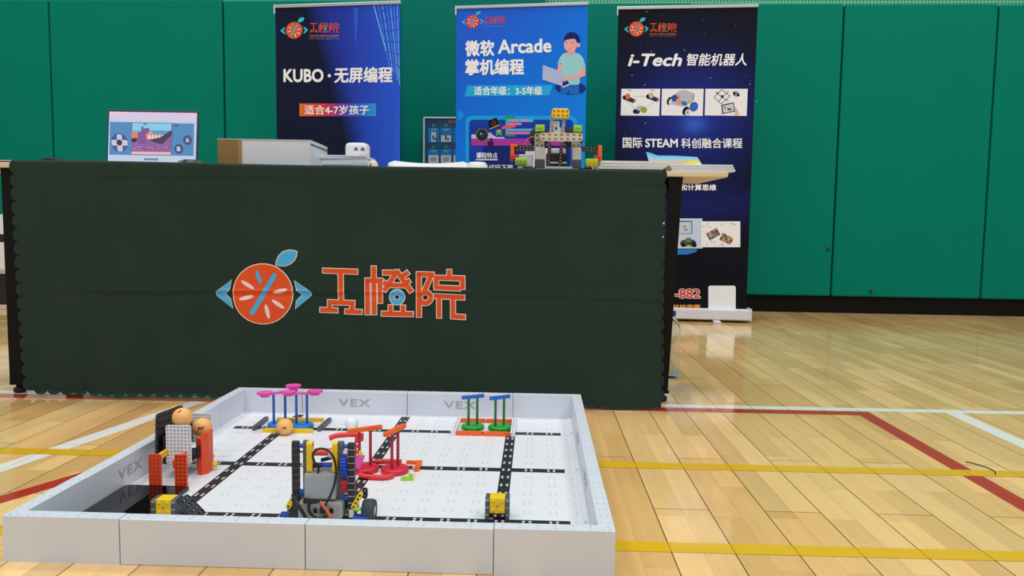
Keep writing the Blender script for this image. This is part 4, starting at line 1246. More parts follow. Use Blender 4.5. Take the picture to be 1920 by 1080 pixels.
fd = thing('game_field', 'square white game field with raised walls and a black line grid', 'game field', (FX, FY, 0), FYAW)
b = MB()
b.box(TW, FW - TW, TW, FW - TW, 0.0, ZM, fieldw)
XS = [CO, CO + SG, CO + 2 * SG]
lw = 0.0135 / 2
ZL = ZM + 0.0002
for x in XS:
    b.poly([(x - 0.0125, 0.045, ZL), (x + 0.0125, 0.045, ZL), (x + 0.0125, 0.955, ZL), (x - 0.0125, 0.955, ZL)], line)
for y in XS:
    for a0, a1 in ((0.062, XS[0] - 0.0125), (XS[0] + 0.0125, XS[1] - 0.0125), (XS[1] + 0.0125, XS[2] - 0.0125), (XS[2] + 0.0125, FW - 0.062)):
        b.poly([(a0, y - 0.0125, ZL), (a1, y - 0.0125, ZL), (a1, y + 0.0125, ZL), (a0, y + 0.0125, ZL)], line)
def pipdisc(mb, x, y, z, r, m):
    mb.add([(x + r * math.cos(i * PI / 4), y + r * math.sin(i * PI / 4), z) for i in range(8)], [tuple(range(8))], m)
N = int(0.86 / 0.0508)
grid = [CO + k * SG / 6 for k in range(-3, 16)]
for gx in grid:
    for gy in grid:
        onl = min(abs(gx - x) for x in XS) < 0.01 or min(abs(gy - y) for y in XS) < 0.01
        if not (0.04 < gx < 0.96 and 0.04 < gy < 0.96): continue
        far = not onl
        for ax in (-0.0062, 0.0062):
            for ay in (-0.0045, 0.0045):
                pipdisc(b, gx + ax, gy + ay, ZM + (0.0005 if onl else 0.0003), 0.0031 if onl else 0.0019, linep if onl else pip)
b.build('field_tiles', fd)
# inner moulded strip along the right wall
b = MB().box(FW - TW - 0.012, FW - TW, 0.03, FW - 0.03, ZM, ZM + 0.004, fieldw, ch=0.001)
for k in range(3): b.box(FW - TW - 0.010, FW - TW - 0.006, CO - 0.006 + SG * k, CO + 0.004 + SG * k, ZM + 0.0042, ZM + 0.0052, pip)
b.build('tile_edge_strip', fd)
def letters(mb, tf, h):
    vs, fs, a0, a1, b0, b1 = text_geo('VEX', 0.015, 0.0, 1.15)
    k = h / (b1 - b0); cx, cy = (a0 + a1) / 2, (b0 + b1) / 2
    mb.add([((x - cx) * k * 1.5, (y - cy) * k, 0.0006) for x, y in vs], fs, vexm, tf)
def seg_wall(side, s0, s1, logo):
    """straight wall piece on side 0 front, 1 right, 2 back, 3 left; s along the side"""
    tf = (I4, T(FW, 0, 0) @ RZ(PI / 2), T(FW, FW, 0) @ RZ(PI), T(0, FW, 0) @ RZ(-PI / 2))[side]
    b = MB().box(s0 + 0.0006, s1 - 0.0006, 0.0, TW, 0.0, HW, wallp, tf, ch=0.0016)
    n = int((s1 - s0) / 0.0254)
    for k in range(n):
        x = s0 + 0.0127 + (s1 - s0 - 0.0254) * k / max(1, n - 1)
        for y in (0.007, 0.019):
            pipdisc(b, x, y, HW + 0.0003, 0.0020, pip) if k % 3 != 2 else None
            b.v[-8:] = [tuple(tf @ Vector(p)) for p in b.v[-8:]] if k % 3 != 2 else b.v[-8:]
    if logo:
        letters(b, tf @ T((s0 + s1) / 2 + logo * 0.0, TW, ZM + (HW - ZM) * 0.5) @ RZ(PI) @ RX(PI / 2), 0.022)
    b.build('straight_wall', fd)
for side in range(4):
    seg_wall(side, CO, CO + SG, 1)
    seg_wall(side, CO + SG, CO + 2 * SG, 1)
for k in range(4):      # corner pieces
    tf = (I4, T(FW, 0, 0) @ RZ(PI / 2), T(FW, FW, 0) @ RZ(PI), T(0, FW, 0) @ RZ(-PI / 2))[k]
    b = MB().prism([(0, 0), (CO - 0.0006, 0), (CO - 0.0006, TW), (TW, TW), (TW, CO - 0.0006), (0, CO - 0.0006)], 0.0, HW, wallp, tf)
    for i in range(7):
        for y in (0.007, 0.019):
            for sw in (0, 1):
                p = (0.010 + 0.0285 * i, y); p = p if not sw else (p[1], p[0])
                q = tf @ Vector((p[0], p[1], 0)); pipdisc(b, q.x, q.y, HW + 0.0003, 0.0020, pip)
    b.build('corner_wall', fd)

# ------------------------------------------------------------------ pieces on the field
bbl = M('sky_blue_plastic', (24, 132, 214), 0.38); dbl = M('pole_blue_plastic', (34, 100, 190), 0.4); pnk = M('pink_plastic', (244, 92, 190), 0.4)
grn = M('green_plastic', (22, 170, 52), 0.38); dgr = M('pole_green_plastic', (24, 126, 56), 0.4); bmb = M('beam_blue_plastic', (40, 110, 206), 0.4)
crim = M('crimson_plastic', (222, 40, 72), 0.38); dcr = M('pole_crimson_plastic', (184, 36, 62), 0.4); orb = M('beam_orange_plastic', (246, 104, 34), 0.4)
bred = M('bright_red_plastic', (236, 52, 50), 0.4); org2 = M('vermilion_plastic', (238, 78, 34), 0.42)
grb = M('beam_grey_plastic', (84, 88, 96), 0.45); yeb = M('beam_yellow_plastic', (246, 204, 28), 0.42)
def tower(label, x, y, mbase, mpole, ang, sep_, group, top, POLEH, name='post_stand', r=0.031):
    """round base with two posts and a beam; ang turns the beam"""
    root = thing(name, label, 'post stand', (x, y, ZM), ang, group)
    MB().lathe([(r - 0.0035, 0), (r - 0.001, 0.0012), (r, 0.0035), (r, 0.0085), (r - 0.0012, 0.0108), (r - 0.004, 0.012), (1e-5, 0.0122)], mbase, seg=40).build('round_base', root)
    for sx in (-1, 1):
        b = MB().cyl((sx * sep_ / 2, 0, 0.011), (sx * sep_ / 2, 0, 0.012 + POLEH), 0.0032, mpole, seg=10)
        for k in range(9):
            b.lathe([(0.0033, 0), (0.0038, 0.0015), (0.0033, 0.003)], mpole, T(sx * sep_ / 2, 0, 0.016 + 0.0072 * k), 10)
        b.build('post', root)
    top(root, 0.012 + POLEH)
    return root
def bar(mb, L, wdt, th, m, tf=I4, holes=0):
    """flat beam with rounded ends along x"""
    n = 6; r = wdt / 2; pts = []
    for cx, a0 in ((L / 2 - r, -PI / 2), (-L / 2 + r, PI / 2)):
        for i in range(n + 1): pts.append((cx + r * math.cos(a0 + PI * i / n), r * math.sin(a0 + PI * i / n)))
    mb.prism(pts, 0, th, m, tf)
    for k in range(holes):
        x = -L / 2 + r + (L - 2 * r) * k / max(1, holes - 1)
        mb.add([(x + r * 0.45 * math.cos(i * PI / 4), r * 0.45 * math.sin(i * PI / 4), th + 0.0002) for i in range(8)], [tuple(range(8))], hol, tf)
def topbar(L, wdt, th, m, holes=0, lift=0.0):
    def f_(root, z):
        b = MB(); bar(b, L, wdt, th, m, T(0, 0, z - 0.001 + lift), holes); b.build('top_beam', root)
    return f_
def topgears(L, raise_):
    def f_(root, z):
        b = MB(); bar(b, L, 0.010, 0.005, pnk, T(0, 0, z - 0.001), 0); b.build('top_beam', root)
        for sx in (-1, 1):
            zz = z + 0.004 + (raise_ if sx > 0 else 0)
            g = MB().gear(0.0205, 24, 0.005, pnk, T(sx * L / 2 * 0.96, 0, zz + 0.0025), 0.12)
            g.lathe([(0.012, 0.0), (0.012, 0.007 + (raise_ if sx > 0 else 0))], pnk, T(sx * L / 2 * 0.96, 0, z - 0.003), 16)
            g.build('gear', root)
    return f_
tower('left one of two blue post stands, its rear pink gear raised', -0.6215, 2.028, bbl, dbl, math.radians(47), 0.034, 'blue post stands with pink gears', topgears(0.088, 0.007), 0.080)
tower('right one of two blue post stands, its two pink gears level', -0.5595, 2.020, bbl, dbl, math.radians(12), 0.0275, 'blue post stands with pink gears', topgears(0.073, 0.0), 0.080)
tower('left green post stand with blue top beam in the orange and white frame', -0.101, 2.032, grn, dgr, math.radians(27), 0.0255, 'green post stands in the orange and white frame', topbar(0.066, 0.009, 0.0085, bmb, lift=0.002), 0.071)
tower('right green post stand with blue top beam in the orange and white frame', -0.0285, 2.028, grn, dgr, math.radians(31), 0.0265, 'green post stands in the orange and white frame', topbar(0.064, 0.009, 0.0085, bmb, lift=0.002), 0.071)
tower('red post stand with long slanted orange beam, just right of the robot', -0.322, 1.667, crim, dcr, math.radians(33), 0.026, 'red post stands with orange beams', topbar(0.082, 0.012, 0.008, orb), 0.080)
tower('red post stand with steep orange beam, beside the orange and lime corner pieces', -0.2545, 1.662, crim, dcr, math.radians(69), 0.0265, 'red post stands with orange beams', topbar(0.090, 0.012, 0.008, orb), 0.080)
# frames of beams lying on the mat
def rod(root, name, p0, p1, r, m):
    p0 = Vector(p0); p1 = Vector(p1)
    b = MB(); d = p1 - p0; L = d.length; an = math.atan2(d.y, d.x)
    bar(b, L, r * 2, r * 1.8, m, T((p0.x + p1.x) / 2, (p0.y + p1.y) / 2, 0) @ RZ(an), 0)
    if m in (grb, wpl):
        n = int(L / 0.0127)
        for k in range(n):
            x = -L / 2 + L * (k + 0.5) / n
            b.add([(x + 0.0022 * math.cos(i * PI / 4), 0.0022 * math.sin(i * PI / 4), r * 1.8 + 0.0002) for i in range(8)], [tuple(range(8))], hol, T((p0.x + p1.x) / 2, (p0.y + p1.y) / 2, 0) @ RZ(an))
    b.build(name, root)
root = thing('beam_frame', 'loose square of yellow and dark grey beams around the blue post stands', 'beam frame', (-0.585, 2.03, ZM), 0)
rod(root, 'yellow_beam', (-0.064, -0.058, 0), (0.069, -0.058, 0), 0.0055, yeb)
rod(root, 'yellow_beam', (-0.062, 0.056, 0), (0.068, 0.056, 0), 0.0055, yeb)
rod(root, 'grey_beam', (-0.092, -0.046, 0), (-0.093, 0.068, 0), 0.0055, grb)
rod(root, 'grey_beam', (0.080, -0.046, 0), (0.084, 0.064, 0), 0.0055, grb)
root = thing('beam_frame', 'rectangle of orange and white beams around the green post stands', 'beam frame', (-0.067, 2.03, ZM), FYAW)
for y0 in (-0.062, 0.070):
    for x0, x1 in ((-0.074, -0.004), (-0.003, 0.070)): rod(root, 'orange_beam', (x0, y0, 0), (x1, y0, 0), 0.0058, orb)
rod(root, 'white_beam', (-0.079, -0.072, 0), (-0.079, 0.080, 0), 0.0062, wpl)
rod(root, 'white_beam', (0.076, -0.072, 0), (0.076, 0.080, 0), 0.0062, wpl)
root = thing('beam_frame', 'open frame of red bent beams lying around the red post stands', 'beam frame', (-0.288, 1.665, ZM), 0)
b = MB().tube([(-0.036, -0.036, 0.006), (-0.026, -0.052, 0.006), (0.018, -0.057, 0.006), (0.036, -0.042, 0.006)], 0.0056, bred, seg=10); b.build('bent_beam', root)
b = MB().tube([(-0.022, 0.052, 0.006), (0.006, 0.056, 0.006), (0.04, 0.054, 0.006)], 0.0052, bred, seg=10); b.build('straight_beam', root)
def corner(label, x, y, rz, m, a, c):
    b = MB()
    w_ = 0.0115
    b.prism([(0, 0), (a, 0), (a + 0.003, 0.004), (a, w_), (w_ + 0.002, w_), (w_, w_ + 0.002), (w_, c), (w_ / 2, c + 0.003), (0, c)], 0, 0.0065, m)
    for q in ((w_ / 2, w_ / 2), (a - 0.005, w_ / 2), (w_ / 2, c - 0.005)):
        b.add([(q[0] + 0.0022 * math.cos(i * PI / 4), q[1] + 0.0022 * math.sin(i * PI / 4), 0.0067) for i in range(8)], [tuple(range(8))], hol)
    o = b.build('corner_beam'); o.location = (x, y, ZM); o.rotation_euler = (0, 0, rz); tag(o, label, 'corner beam')
corner('orange corner beam lying right of the red post stands', -0.2015, 1.728, PI, orb, 0.034, 0.060)
corner('small lime corner beam lying in front of the orange corner beam', -0.206, 1.606, PI / 2 + 0.15, lime, 0.026, 0.024)
# balls
def ball(label, x, y, z, r, m, mark, rz=0.0):
    b = MB().sphere(r, m, seg=36, rings=20)
    if mark:
        for k in range(mark[0]):
            a = mark[1] + 0.16 * (k - 1); e = mark[2] + (0.10 * (k % 2))
            p = Vector((math.sin(a) * math.cos(e), -math.cos(a) * math.cos(e), math.sin(e))) * (r + 0.0001)
            q = Vector((0, -1, 0)).rotation_difference(p.normalized()).to_matrix().to_4x4()
            b.box(-0.0013, 0.0013, -0.0002, 0.0003, -0.0026, 0.0026, M('brown_ball_ink', (96, 56, 40), 0.5), T(*p) @ q @ RY(0.5))
    o = b.build('ball'); o.location = (x, y, z); o.rotation_euler = (0, 0, rz); tag(o, label, 'ball')
obl = M('orange_ball_plastic', (255, 186, 112), 0.5, 0.02, 20)
ball('orange ball on the mat in front of the blue post stands', -0.5845, 1.958 - 0.008, ZM + 0.0212, 0.0212, obl, (3, 0.0, 0.05), 0.25)
ball('white ball half hidden behind the slanted orange beam', -0.4225, 2.005, ZM + 0.0178, 0.0178, M('white_ball_plastic', (240, 240, 242), 0.45, 0.01, 20), None)
# lever of red and orange beams behind the robot
root = thing('lever_stand', 'red lever arm on an orange upright between robot and red post stand', 'lever stand', (-0.348, 1.716, ZM), 0)
b = MB().plate(1, 5, 0.0127, 0.0065, org2, T(0.0, 0, 0.034) @ RX(PI / 2)); b.box(-0.008, 0.010, -0.012, 0.012, 0.0, 0.006, org2, ch=0.001); b.build('upright', root)
b = MB().tube([(0.010, 0.0, 0.060), (0.0, 0, 0.068), (-0.045, 0.0, 0.066), (-0.064, -0.004, 0.060)], 0.0058, bred, seg=10); b.box(-0.004, 0.013, -0.006, 0.006, 0.054, 0.072, bred, ch=0.002); b.build('lever_arm', root)
root = thing('pink_connector', 'small pink triangular connector with yellow pin, leaning on the red base beside the robot', 'connector', (-0.330, 1.640, ZM + 0.0122), 0.2)
MB().prism([(-0.008, 0.001), (0.002, 0.0), (0.013, 0.030), (0.005, 0.033), (-0.007, 0.026)], -0.002, 0.002, pnk, RX(PI / 2) @ RY(0.0)).build('pink_plate', root)
b = MB(); b.cyl((0.003, 0, 0.030), (0.003, 0, 0.041), 0.0032, yel, seg=10); b.lathe([(0.0042, 0), (0.0042, 0.002)], yel, T(0.003, 0, 0.0345), 10); b.build('yellow_pin', root)
b = MB(); b.cyl((-0.012, 0.0, 0.003), (-0.003, 0.0, 0.003), 0.003, M('purple_plastic', (170, 50, 170), 0.4), seg=10); b.build('purple_pin', root)

# tablet
root = thing('tablet', 'black glossy tablet lying flat in the front left corner of the field', 'tablet', (-0.7265, 1.398, ZM), -0.033)
MB().box(-0.067, 0.067, -0.135, 0.135, 0, 0.0085, M('graphite_case', (54, 56, 60), 0.35), ch=0.003).build('tablet_case', root)
gl = M('black_glass', (4, 4, 5), 0.04, 0.0, 10, 0.5)
b = MB(); n = 6; r = 0.010; pts = []
for cx, cy, a0 in ((0.0645 - r, 0.1325 - r, 0), (-0.0645 + r, 0.1325 - r, PI / 2), (-0.0645 + r, -0.1325 + r, PI), (0.0645 - r, -0.1325 + r, 1.5 * PI)):
    for i in range(n + 1): pts.append((cx + r * math.cos(a0 + PI / 2 * i / n), cy + r * math.sin(a0 + PI / 2 * i / n)))
b.prism(pts, 0.0085, 0.0092, gl); b.build('screen_glass', root)

# yellow blocks
def yblock(label, x, y, z, ramp, dz):
    root = thing('yellow_block', label, 'block', (x, y, z), FYAW, 'yellow blocks between grey side beams')
    b = MB().box(-0.0145, 0.0145, -0.019, 0.010, 0.012 + dz, 0.0415 + dz, yel, ch=0.0012)
    for sx in (-1, 1):
        for sz in (-1, 1):
            b.lathe([(0.0038, 0.0), (0.0038, 0.0008), (0.0030, 0.0012), (1e-5, 0.0013)], yel, T(sx * 0.0078, -0.019, 0.0265 + dz + sz * 0.0085) @ RX(PI / 2), 12)
    b.lathe([(0.0022, 0.0), (0.0022, 0.0004), (1e-5, 0.0004)], M('yellow_shade', (190, 150, 20), 0.5), T(0, -0.019, 0.0265 + dz) @ RX(PI / 2), 10)
    b.build('yellow_front', root)
    for sx in (-1, 1):
        b = MB()
        b.prism([(-0.0195, 0.0), (0.014, 0.0), (0.014, 0.036 + dz), (0.010, 0.0405 + dz), (-0.016, 0.0405 + dz), (-0.0195, 0.037 + dz)], -0.0038, 0.0038, grb, T(sx * 0.0188, 0, 0) @ Matrix(((0, 0, 1, 0), (1, 0, 0, 0), (0, 1, 0, 0), (0, 0, 0, 1))))
        for zz in (0.0095 + dz, 0.0235 + dz, 0.0365 + dz): b.box(sx * 0.0188 - 0.0032, sx * 0.0188 + 0.0032, -0.0200, -0.0190, zz - 0.0006, zz + 0.0006, lgy)
        b.build('grey_side', root)
    b = MB(); b.box(-0.0145, 0.0145, -0.012, 0.008, 0.002, 0.012 + dz, drk, ch=0.001); b.cyl((-0.004, -0.0135, 0.006), (-0.004, -0.0105, 0.006), 0.003, wpl, seg=10); b.cyl((0.010, -0.0135, 0.006), (0.010, -0.0105, 0.006), 0.0026, wpl, seg=10); b.build('dark_foot', root)
    if ramp:
        b = MB()
        L = math.hypot(0.046, 0.046)
        tf = T(0.0425, 0.004, 0.0185) @ RY(math.radians(45)) 
        b.plate(4, 3, 0.0127, 0.004, M('charcoal_plastic', (62, 66, 72), 0.45), tf, hr=0.34)
        b.build('lattice_ramp', root)
yblock('yellow block between grey beams with a dark lattice ramp, beside the tablet', -0.6335, 1.385, ZM, True, -0.0015)
yblock('yellow block between grey beams without a ramp, on the right-hand black line', -0.0215, 1.412, ZM, False, 0.0)

# ------------------------------------------------------------------ ball hopper on orange legs
root = thing('ball_hopper', 'ball hopper of white and black plates on orange legs', 'ball hopper', (-0.705, 1.62, ZM), 0)
def H(x, y, z): return (x + 0.705, y - 1.62, z - ZM)
a = H(-0.7275, 1.537, 0.0465); b = MB().plate(3, 9, 0.0082, 0.006, org2, T(*a) @ RX(PI / 2), hole=M('orange_recess', (250, 150, 90), 0.5)); b.build('front_leg', root)
a = H(-0.6745, 1.537, 0.0465); b = MB().plate(3, 9, 0.0082, 0.006, org2, T(*a) @ RX(PI / 2), hole=M('orange_recess_dark', (196, 60, 40), 0.5)); b.build('front_leg', root)
b = MB(); b.box(*[q for p in zip(H(-0.694, 1.541, 0.052), H(-0.688, 1.60, 0.070)) for q in p], org2, ch=0.0015); b.build('side_beam', root)
b = MB(); b.box(*[q for p in zip(H(-0.735, 1.541, 0.062), H(-0.729, 1.60, 0.076)) for q in p], yel, ch=0.0015); b.build('yellow_beam', root)
a = H(-0.706, 1.600, 0.0855); b = MB().plate(7, 11, 0.0076, 0.004, wpl, T(*a) @ RX(PI / 2), hr=0.30, hole=M('plate_recess', (190, 192, 204), 0.5)); b.build('white_front_plate', root)
a = H(-0.7505, 1.657, 0.098); b = MB().plate(9, 7, 0.0137, 0.006, blk, T(*a) @ RX(-0.075) @ RZ(PI / 2) @ RX(PI / 2), hr=0.22, hole=M('grey_recess', (70, 70, 78), 0.5)); 
for k in range(7): b.box(*[q for p in zip(H(-0.7540, 1.5915, 0.0605 + 0.0137 * k), H(-0.7470, 1.5925, 0.0617 + 0.0137 * k)) for q in p], grb)
b.build('black_side_plate', root)
b = MB(); b.box(*[q for p in zip(H(-0.7600, 1.63, 0.125), H(-0.7545, 1.71, 0.1440)) for q in p], yel, ch=0.001); b.build('yellow_top_strip', root)
a = H(-0.719, 1.745, 0.0825); b = MB().plate(7, 9, 0.0076, 0.004, wpl, T(*a) @ RX(PI / 2), hr=0.30, hole=M('plate_recess', (190, 192, 204), 0.5)); b.build('white_back_plate', root)
b = MB(); b.box(*[q for p in zip(H(-0.744, 1.604, 0.040), H(-0.688, 1.69, 0.052)) for q in p], blk, ch=0.002); b.box(*[q for p in zip(H(-0.744, 1.604, 0.052), H(-0.735, 1.742, 0.10)) for q in p], blk, ch=0.002); b.box(*[q for p in zip(H(-0.676, 1.612, 0.052), H(-0.670, 1.66, 0.076)) for q in p], blk, ch=0.001); b.build('black_tray', root)
b = MB()
vs_ = [(-0.681, 1.628), (-0.667, 1.622), (-0.6565, 1.634), (-0.6575, 1.662), (-0.664, 1.662), (-0.666, 1.640), (-0.677, 1.644)]
pp = [H(x, y, 0)[:2] for x, y in vs_]
b.prism(pp, 0.012, 0.080, org2)
pts2 = [H(x, y, 0)[:2] for x, y in ((-0.667, 1.622), (-0.6565, 1.634), (-0.6575, 1.662), (-0.664, 1.662))]
b.prism(pts2, 0.080, 0.092, org2); b.prism([H(x, y, 0)[:2] for x, y in ((-0.679, 1.629), (-0.667, 1.624), (-0.658, 1.634), (-0.659, 1.66), (-0.664, 1.66), (-0.668, 1.642))], 0.0, 0.0125, org2)
for k in range(7):
    for j in range(2): b.lathe([(0.0018, 0), (0.0018, 0.0006), (1e-5, 0.0006)], M('orange_recess_dark', (196, 60, 40), 0.5), T(*H(-0.6765 + 0.008 * j, 1.6258 - 0.004 * j, 0.03 + 0.0078 * k)) @ RZ(-0.46) @ RX(PI / 2), 8)
b.build('back_leg', root)
b = MB(); b.cyl(H(-0.660, 1.66, 0.030 - 0.006), H(-0.648, 1.66, 0.030 - 0.006), 0.0065, yel, seg=12); b.box(*[q for p in zip(H(-0.690, 1.664, 0.034), H(-0.660, 1.676, 0.042)) for q in p], yel, ch=0.001); b.build('yellow_pin', root)
ball('upper orange ball in the hopper, nearer the black plate', -0.7080, 1.625, 0.1375, 0.0212, obl, (2, 0.1, 0.85))
ball('orange ball in the hopper just above the orange back leg', -0.6960, 1.700, 0.0960, 0.0212, obl, (4, 0.15, 0.12), 0.0)

# ------------------------------------------------------------------ the robot in front
root = thing('wheeled_robot', 'wheeled robot of black beams with grey motor and trailing black cables', 'robot', (-0.337, 1.37, ZM), 0)
RK = 1.356 / FPX
def q3(px, py): return ((px - 609) * RK, (988 - py) * RK)
def rb(mb, x0, y0, x1, y1, d0, d1, mat, ch=0.0012):
    a = q3(x0, y1); c = q3(x1, y0)
    mb.box(a[0], c[0], d0, d1, a[1], c[1], mat, ch=ch)
DEEP = RZ(PI / 2) @ RX(PI / 2)      # plate turned so that its face looks sideways
def upright(name, px0, px1, py0, py1, n, d, m, notch, ny=1):
    a = q3((px0 + px1) / 2, (py0 + py1) / 2); t_ = (px1 - px0) * RK; L = (py1 - py0) * RK
    b = MB()
    b.plate(ny, n, L / n, t_, m, T(a[0], d, a[1]) @ DEEP, hr=0.25, hole=hol)
    for k in range(1, n):
        z = a[1] - L / 2 + L * k / n
        b.box(a[0] - t_ / 2 - 0.0002, a[0] + t_ / 2 + 0.0002, d - ny * L / n / 2 - 0.0004, d - ny * L / n / 2 + 0.0006, z - 0.0005, z + 0.0005, notch)
    b.build(name, root)
umb = M('umber_black_plastic', (44, 38, 36), 0.45); nt = M('pale_notch', (96, 92, 88), 0.5); gb = M('mid_grey_beam', (92, 96, 100), 0.45)  # nt: paler grey for the lines across the beam notches
upright('black_tower_beam', 547.5, 560, 824, 968, 11, -0.006, umb, nt)
upright('grey_tower_beam', 568.5, 577, 823, 940, 9, -0.004, gb, nt)
upright('grey_tower_beam', 636, 645.5, 824, 942, 9, -0.004, gb, nt)
upright('black_tower_beam', 655, 667.5, 826, 970, 11, -0.006, umb, M('bright_edge', (200, 200, 204), 0.5))
for x0, x1 in ((577, 588), (626, 636)):
    a = q3((x0 + x1) / 2, 854); t_ = (x1 - x0) * RK
    b = MB(); bar(b, 61 * RK, 0.0135, t_, yel, T(a[0] - t_ / 2, -0.010, a[1]) @ RZ(PI / 2) @ RX(PI / 2) @ RZ(PI / 2), 4)
    b.build('yellow_side_plate', root)
a = q3(584, 847); c = q3(626, 845)
b = MB(); b.cyl((a[0], -0.004, a[1]), (c[0], -0.004, c[1]), 0.0062, M('coral_roller', (236, 92, 64), 0.45)); 
for k in range(7): b.lathe([(0.0063, 0), (0.0069, 0.001), (0.0063, 0.002)], M('coral_roller', (236, 92, 64), 0.45), T(a[0] + 0.007 + 0.004 * k, -0.004, a[1]) @ RY(PI / 2), 16)
rl = b.build('roller', root)
b = MB(); p = q3(582, 847); b.cyl((p[0], -0.004, p[1]), (p[0] + 0.007, -0.004, p[1]), 0.0075, M('bone_plastic', (226, 214, 206), 0.45)); p = q3(617, 849); b.cyl((p[0], -0.004, p[1]), (p[0] + 0.010, -0.004, p[1]), 0.0085, M('bone_plastic', (226, 214, 206), 0.45), r1=0.0098); b.build('roller_end', rl)
b = MB(); rb(b, 573, 884, 633.5, 935, -0.022, 0.02, M('motor_grey', (172, 172, 174), 0.4), 0.0035); rb(b, 590, 883, 616, 884.5, -0.01, 0.01, M('motor_grey', (172, 172, 174), 0.4), 0.0004); b.build('grey_motor', root)
b = MB(); rb(b, 562, 938, 647, 971, -0.026, 0.05, M('hub_grey', (160, 160, 158), 0.4), 0.004)
hubo = b.build('control_hub', root)
for x0 in (592, 607.5, 622.5):
    b = MB(); rb(b, x0, 950, x0 + 8, 959, -0.0266, -0.0255, blk, 0.0003); rb(b, x0 + 2.3, 947.5, x0 + 5.6, 950.2, -0.0266, -0.0255, blk, 0.0002); b.build('port', hubo)
# blue pins and axles
dblu = M('deep_blue_plastic', (26, 62, 160), 0.42)
for nm, x0, x1, yy, r, m in (('blue_pin', 560, 569, 834, 0.0042, blu), ('blue_pin', 645, 656, 834, 0.0042, blu), ('blue_pin', 560, 574, 925, 0.005, blu), ('blue_pin', 644, 656, 935, 0.0048, blu),
                             ('axle', 560, 569, 846, 0.0016, dg), ('spacer', 645.5, 655, 846, 0.0045, wpl), ('blue_axle', 600, 627, 871, 0.0042, blu), ('dark_axle', 588, 604, 872, 0.0048, M('navy_plastic', (24, 34, 64), 0.45))):
    a = q3(x0, yy); c = q3(x1, yy)
    MB().cyl((a[0], -0.006, a[1]), (c[0], -0.006, c[1]), r, m, seg=12).build(nm, root)
b = MB(); a = q3(598, 868); c = q3(624, 861); b.tube([(a[0], 0.012, a[1]), (c[0], 0.012, c[1])], 0.0036, M('navy_plastic', (24, 34, 64), 0.45)); b.build('linkage', root)
# gears
a = q3(648.5, 872); b = MB().gear(0.0225, 22, 0.009, blu, T(a[0], -0.004, a[1]) @ RY(PI / 2 - 0.08), 0.14); b.build('blue_gear', root)
a = q3(648, 910); b = MB().gear(0.0150, 14, 0.009, red, T(a[0], -0.004, a[1]) @ RY(PI / 2 - 0.08), 0.18); b.build('red_gear', root)
# cables
cab = M('black_cable', (24, 22, 24), 0.45)
def cable(name, pts, r, m=cab):
    b = MB().tube([(q3(x, y)[0], d, q3(x, y)[1]) for x, y, d in pts], r, m, seg=8, per=7); b.build(name, root)
cable('black_cable', [(599, 884, -0.016), (600, 875, -0.018), (594, 860, -0.022), (592, 846, -0.026), (598, 836, -0.026), (610, 833, -0.026), (623, 838, -0.026), (633, 852, -0.028), (637, 872, -0.030), (635, 895, -0.030), (628, 918, -0.032), (618, 938, -0.032), (611, 951, -0.029)], 0.0021)
b = MB(); rb(b, 605.5, 946, 615, 957, -0.034, -0.026, cab, 0.001); b.build('cable_plug', root)
cable('black_cable', [(550, 928, -0.016), (557, 931, -0.024), (565, 942, -0.032), (574, 955, -0.034), (582, 970, -0.034)], 0.0032)
cable('black_cable', [(575, 938, -0.026), (580, 930, -0.030), (585, 936, -0.032), (586, 950, -0.034), (594, 962, -0.034), (607, 966, -0.034), (620, 962, -0.032)], 0.0028)
cable('black_cable', [(577, 936, -0.024), (592, 938, -0.026), (607, 934, -0.026)], 0.0022)
cable('orange_cable', [(606, 936, -0.026), (613, 942, -0.032), (621, 952, -0.034), (627, 962, -0.034), (629, 974, -0.033)], 0.0026, M('copper_orange', (226, 104, 58), 0.4))
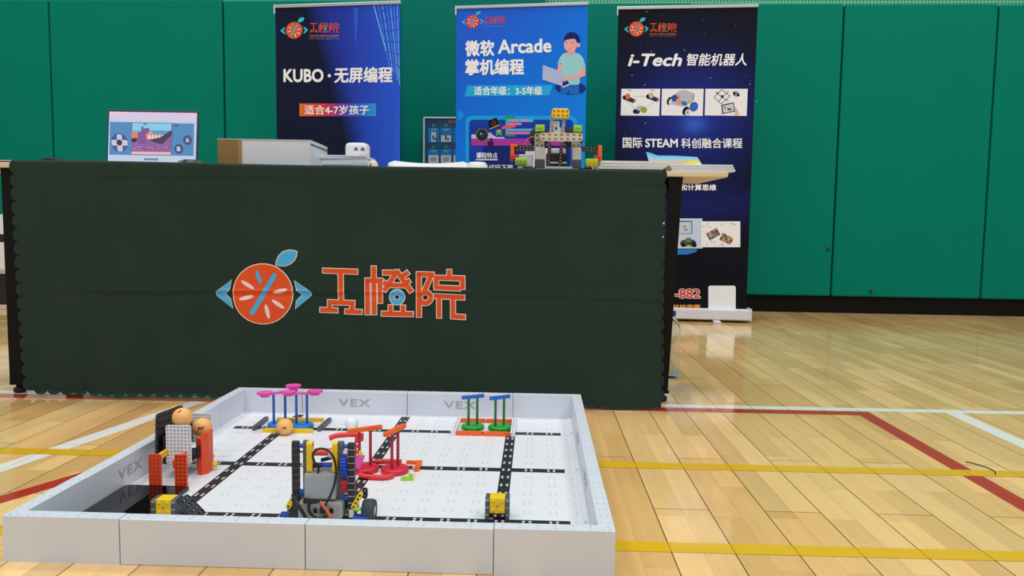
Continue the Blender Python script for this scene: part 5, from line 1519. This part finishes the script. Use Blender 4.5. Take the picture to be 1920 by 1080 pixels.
# right drive side
tyre = M('grey_tyre_rubber', (58, 62, 70), 0.7)
a = q3(693, 962)
b = MB().lathe([(0.010, -0.0105), (0.019, -0.0115), (0.0212, -0.008), (0.0216, 0.0), (0.0212, 0.008), (0.019, 0.0115), (0.010, 0.0105)], tyre, T(a[0], 0.004, 0.0216) @ RY(PI / 2), 32); whl = b.build('wheel', root)
MB().lathe([(0.002, -0.0116), (0.012, -0.0100), (0.012, 0.0100), (0.002, 0.0116)], lgy, T(a[0], 0.004, 0.0216) @ RY(PI / 2), 20).build('hub', whl)
a = q3(672.5, 939.5); b = MB(); bar(b, 0.034, 0.0095, 0.008, yel, T(a[0], -0.006, a[1]) @ RX(PI / 2) @ RZ(math.radians(62)), 4); b.build('yellow_link', root)
a = q3(683, 933); b = MB().plate(1, 2, 0.0100, 0.006, blk, T(a[0], 0.012, a[1]) @ RX(PI / 2), hole=lgy); b.build('black_link', root)
a = q3(668, 956); c = q3(680, 955); b = MB().cyl((a[0], -0.012, a[1]), (c[0], -0.012, c[1]), 0.0038, lime, seg=10); b.build('lime_pin', root)
b = MB(); rb(b, 657, 957, 667, 972, -0.016, 0.0, lgy, 0.002); rb(b, 665, 969, 694, 976, -0.020, 0.0, blu, 0.002); b.build('blue_axle_block', root)
b = MB(); rb(b, 648, 944, 668, 974, 0.002, 0.03, blk, 0.002); rb(b, 650, 957, 653, 971, -0.004, 0.0, M('olive_plastic', (120, 130, 40), 0.5), 0.0005); b.build('black_chassis', root)
# left drive side
a = q3(545, 966)
b = MB().lathe([(0.010, -0.0085), (0.019, -0.0095), (0.0212, -0.006), (0.0216, 0.0), (0.0212, 0.006), (0.019, 0.0095), (0.010, 0.0085)], tyre, T(a[0], 0.030, 0.0216) @ RY(PI / 2), 32); whl = b.build('wheel', root)
MB().lathe([(0.002, -0.0096), (0.012, -0.0080), (0.012, 0.0080), (0.002, 0.0096)], lgy, T(a[0], 0.030, 0.0216) @ RY(PI / 2), 20).build('hub', whl)
a = q3(543, 947); b = MB(); bar(b, 0.024, 0.0095, 0.007, yel, T(a[0], -0.002, a[1]) @ RX(PI / 2) @ RZ(math.radians(60)), 2); b.build('yellow_link', root)
b = MB(); rb(b, 541, 957, 561, 975, -0.014, 0.02, blk, 0.002); rb(b, 522, 968, 545, 975, -0.012, 0.004, dblu, 0.002); rb(b, 536, 955, 541, 970, -0.008, 0.0, M('steel_blue_plastic', (86, 110, 140), 0.45), 0.0008); b.build('blue_axle_block', root)
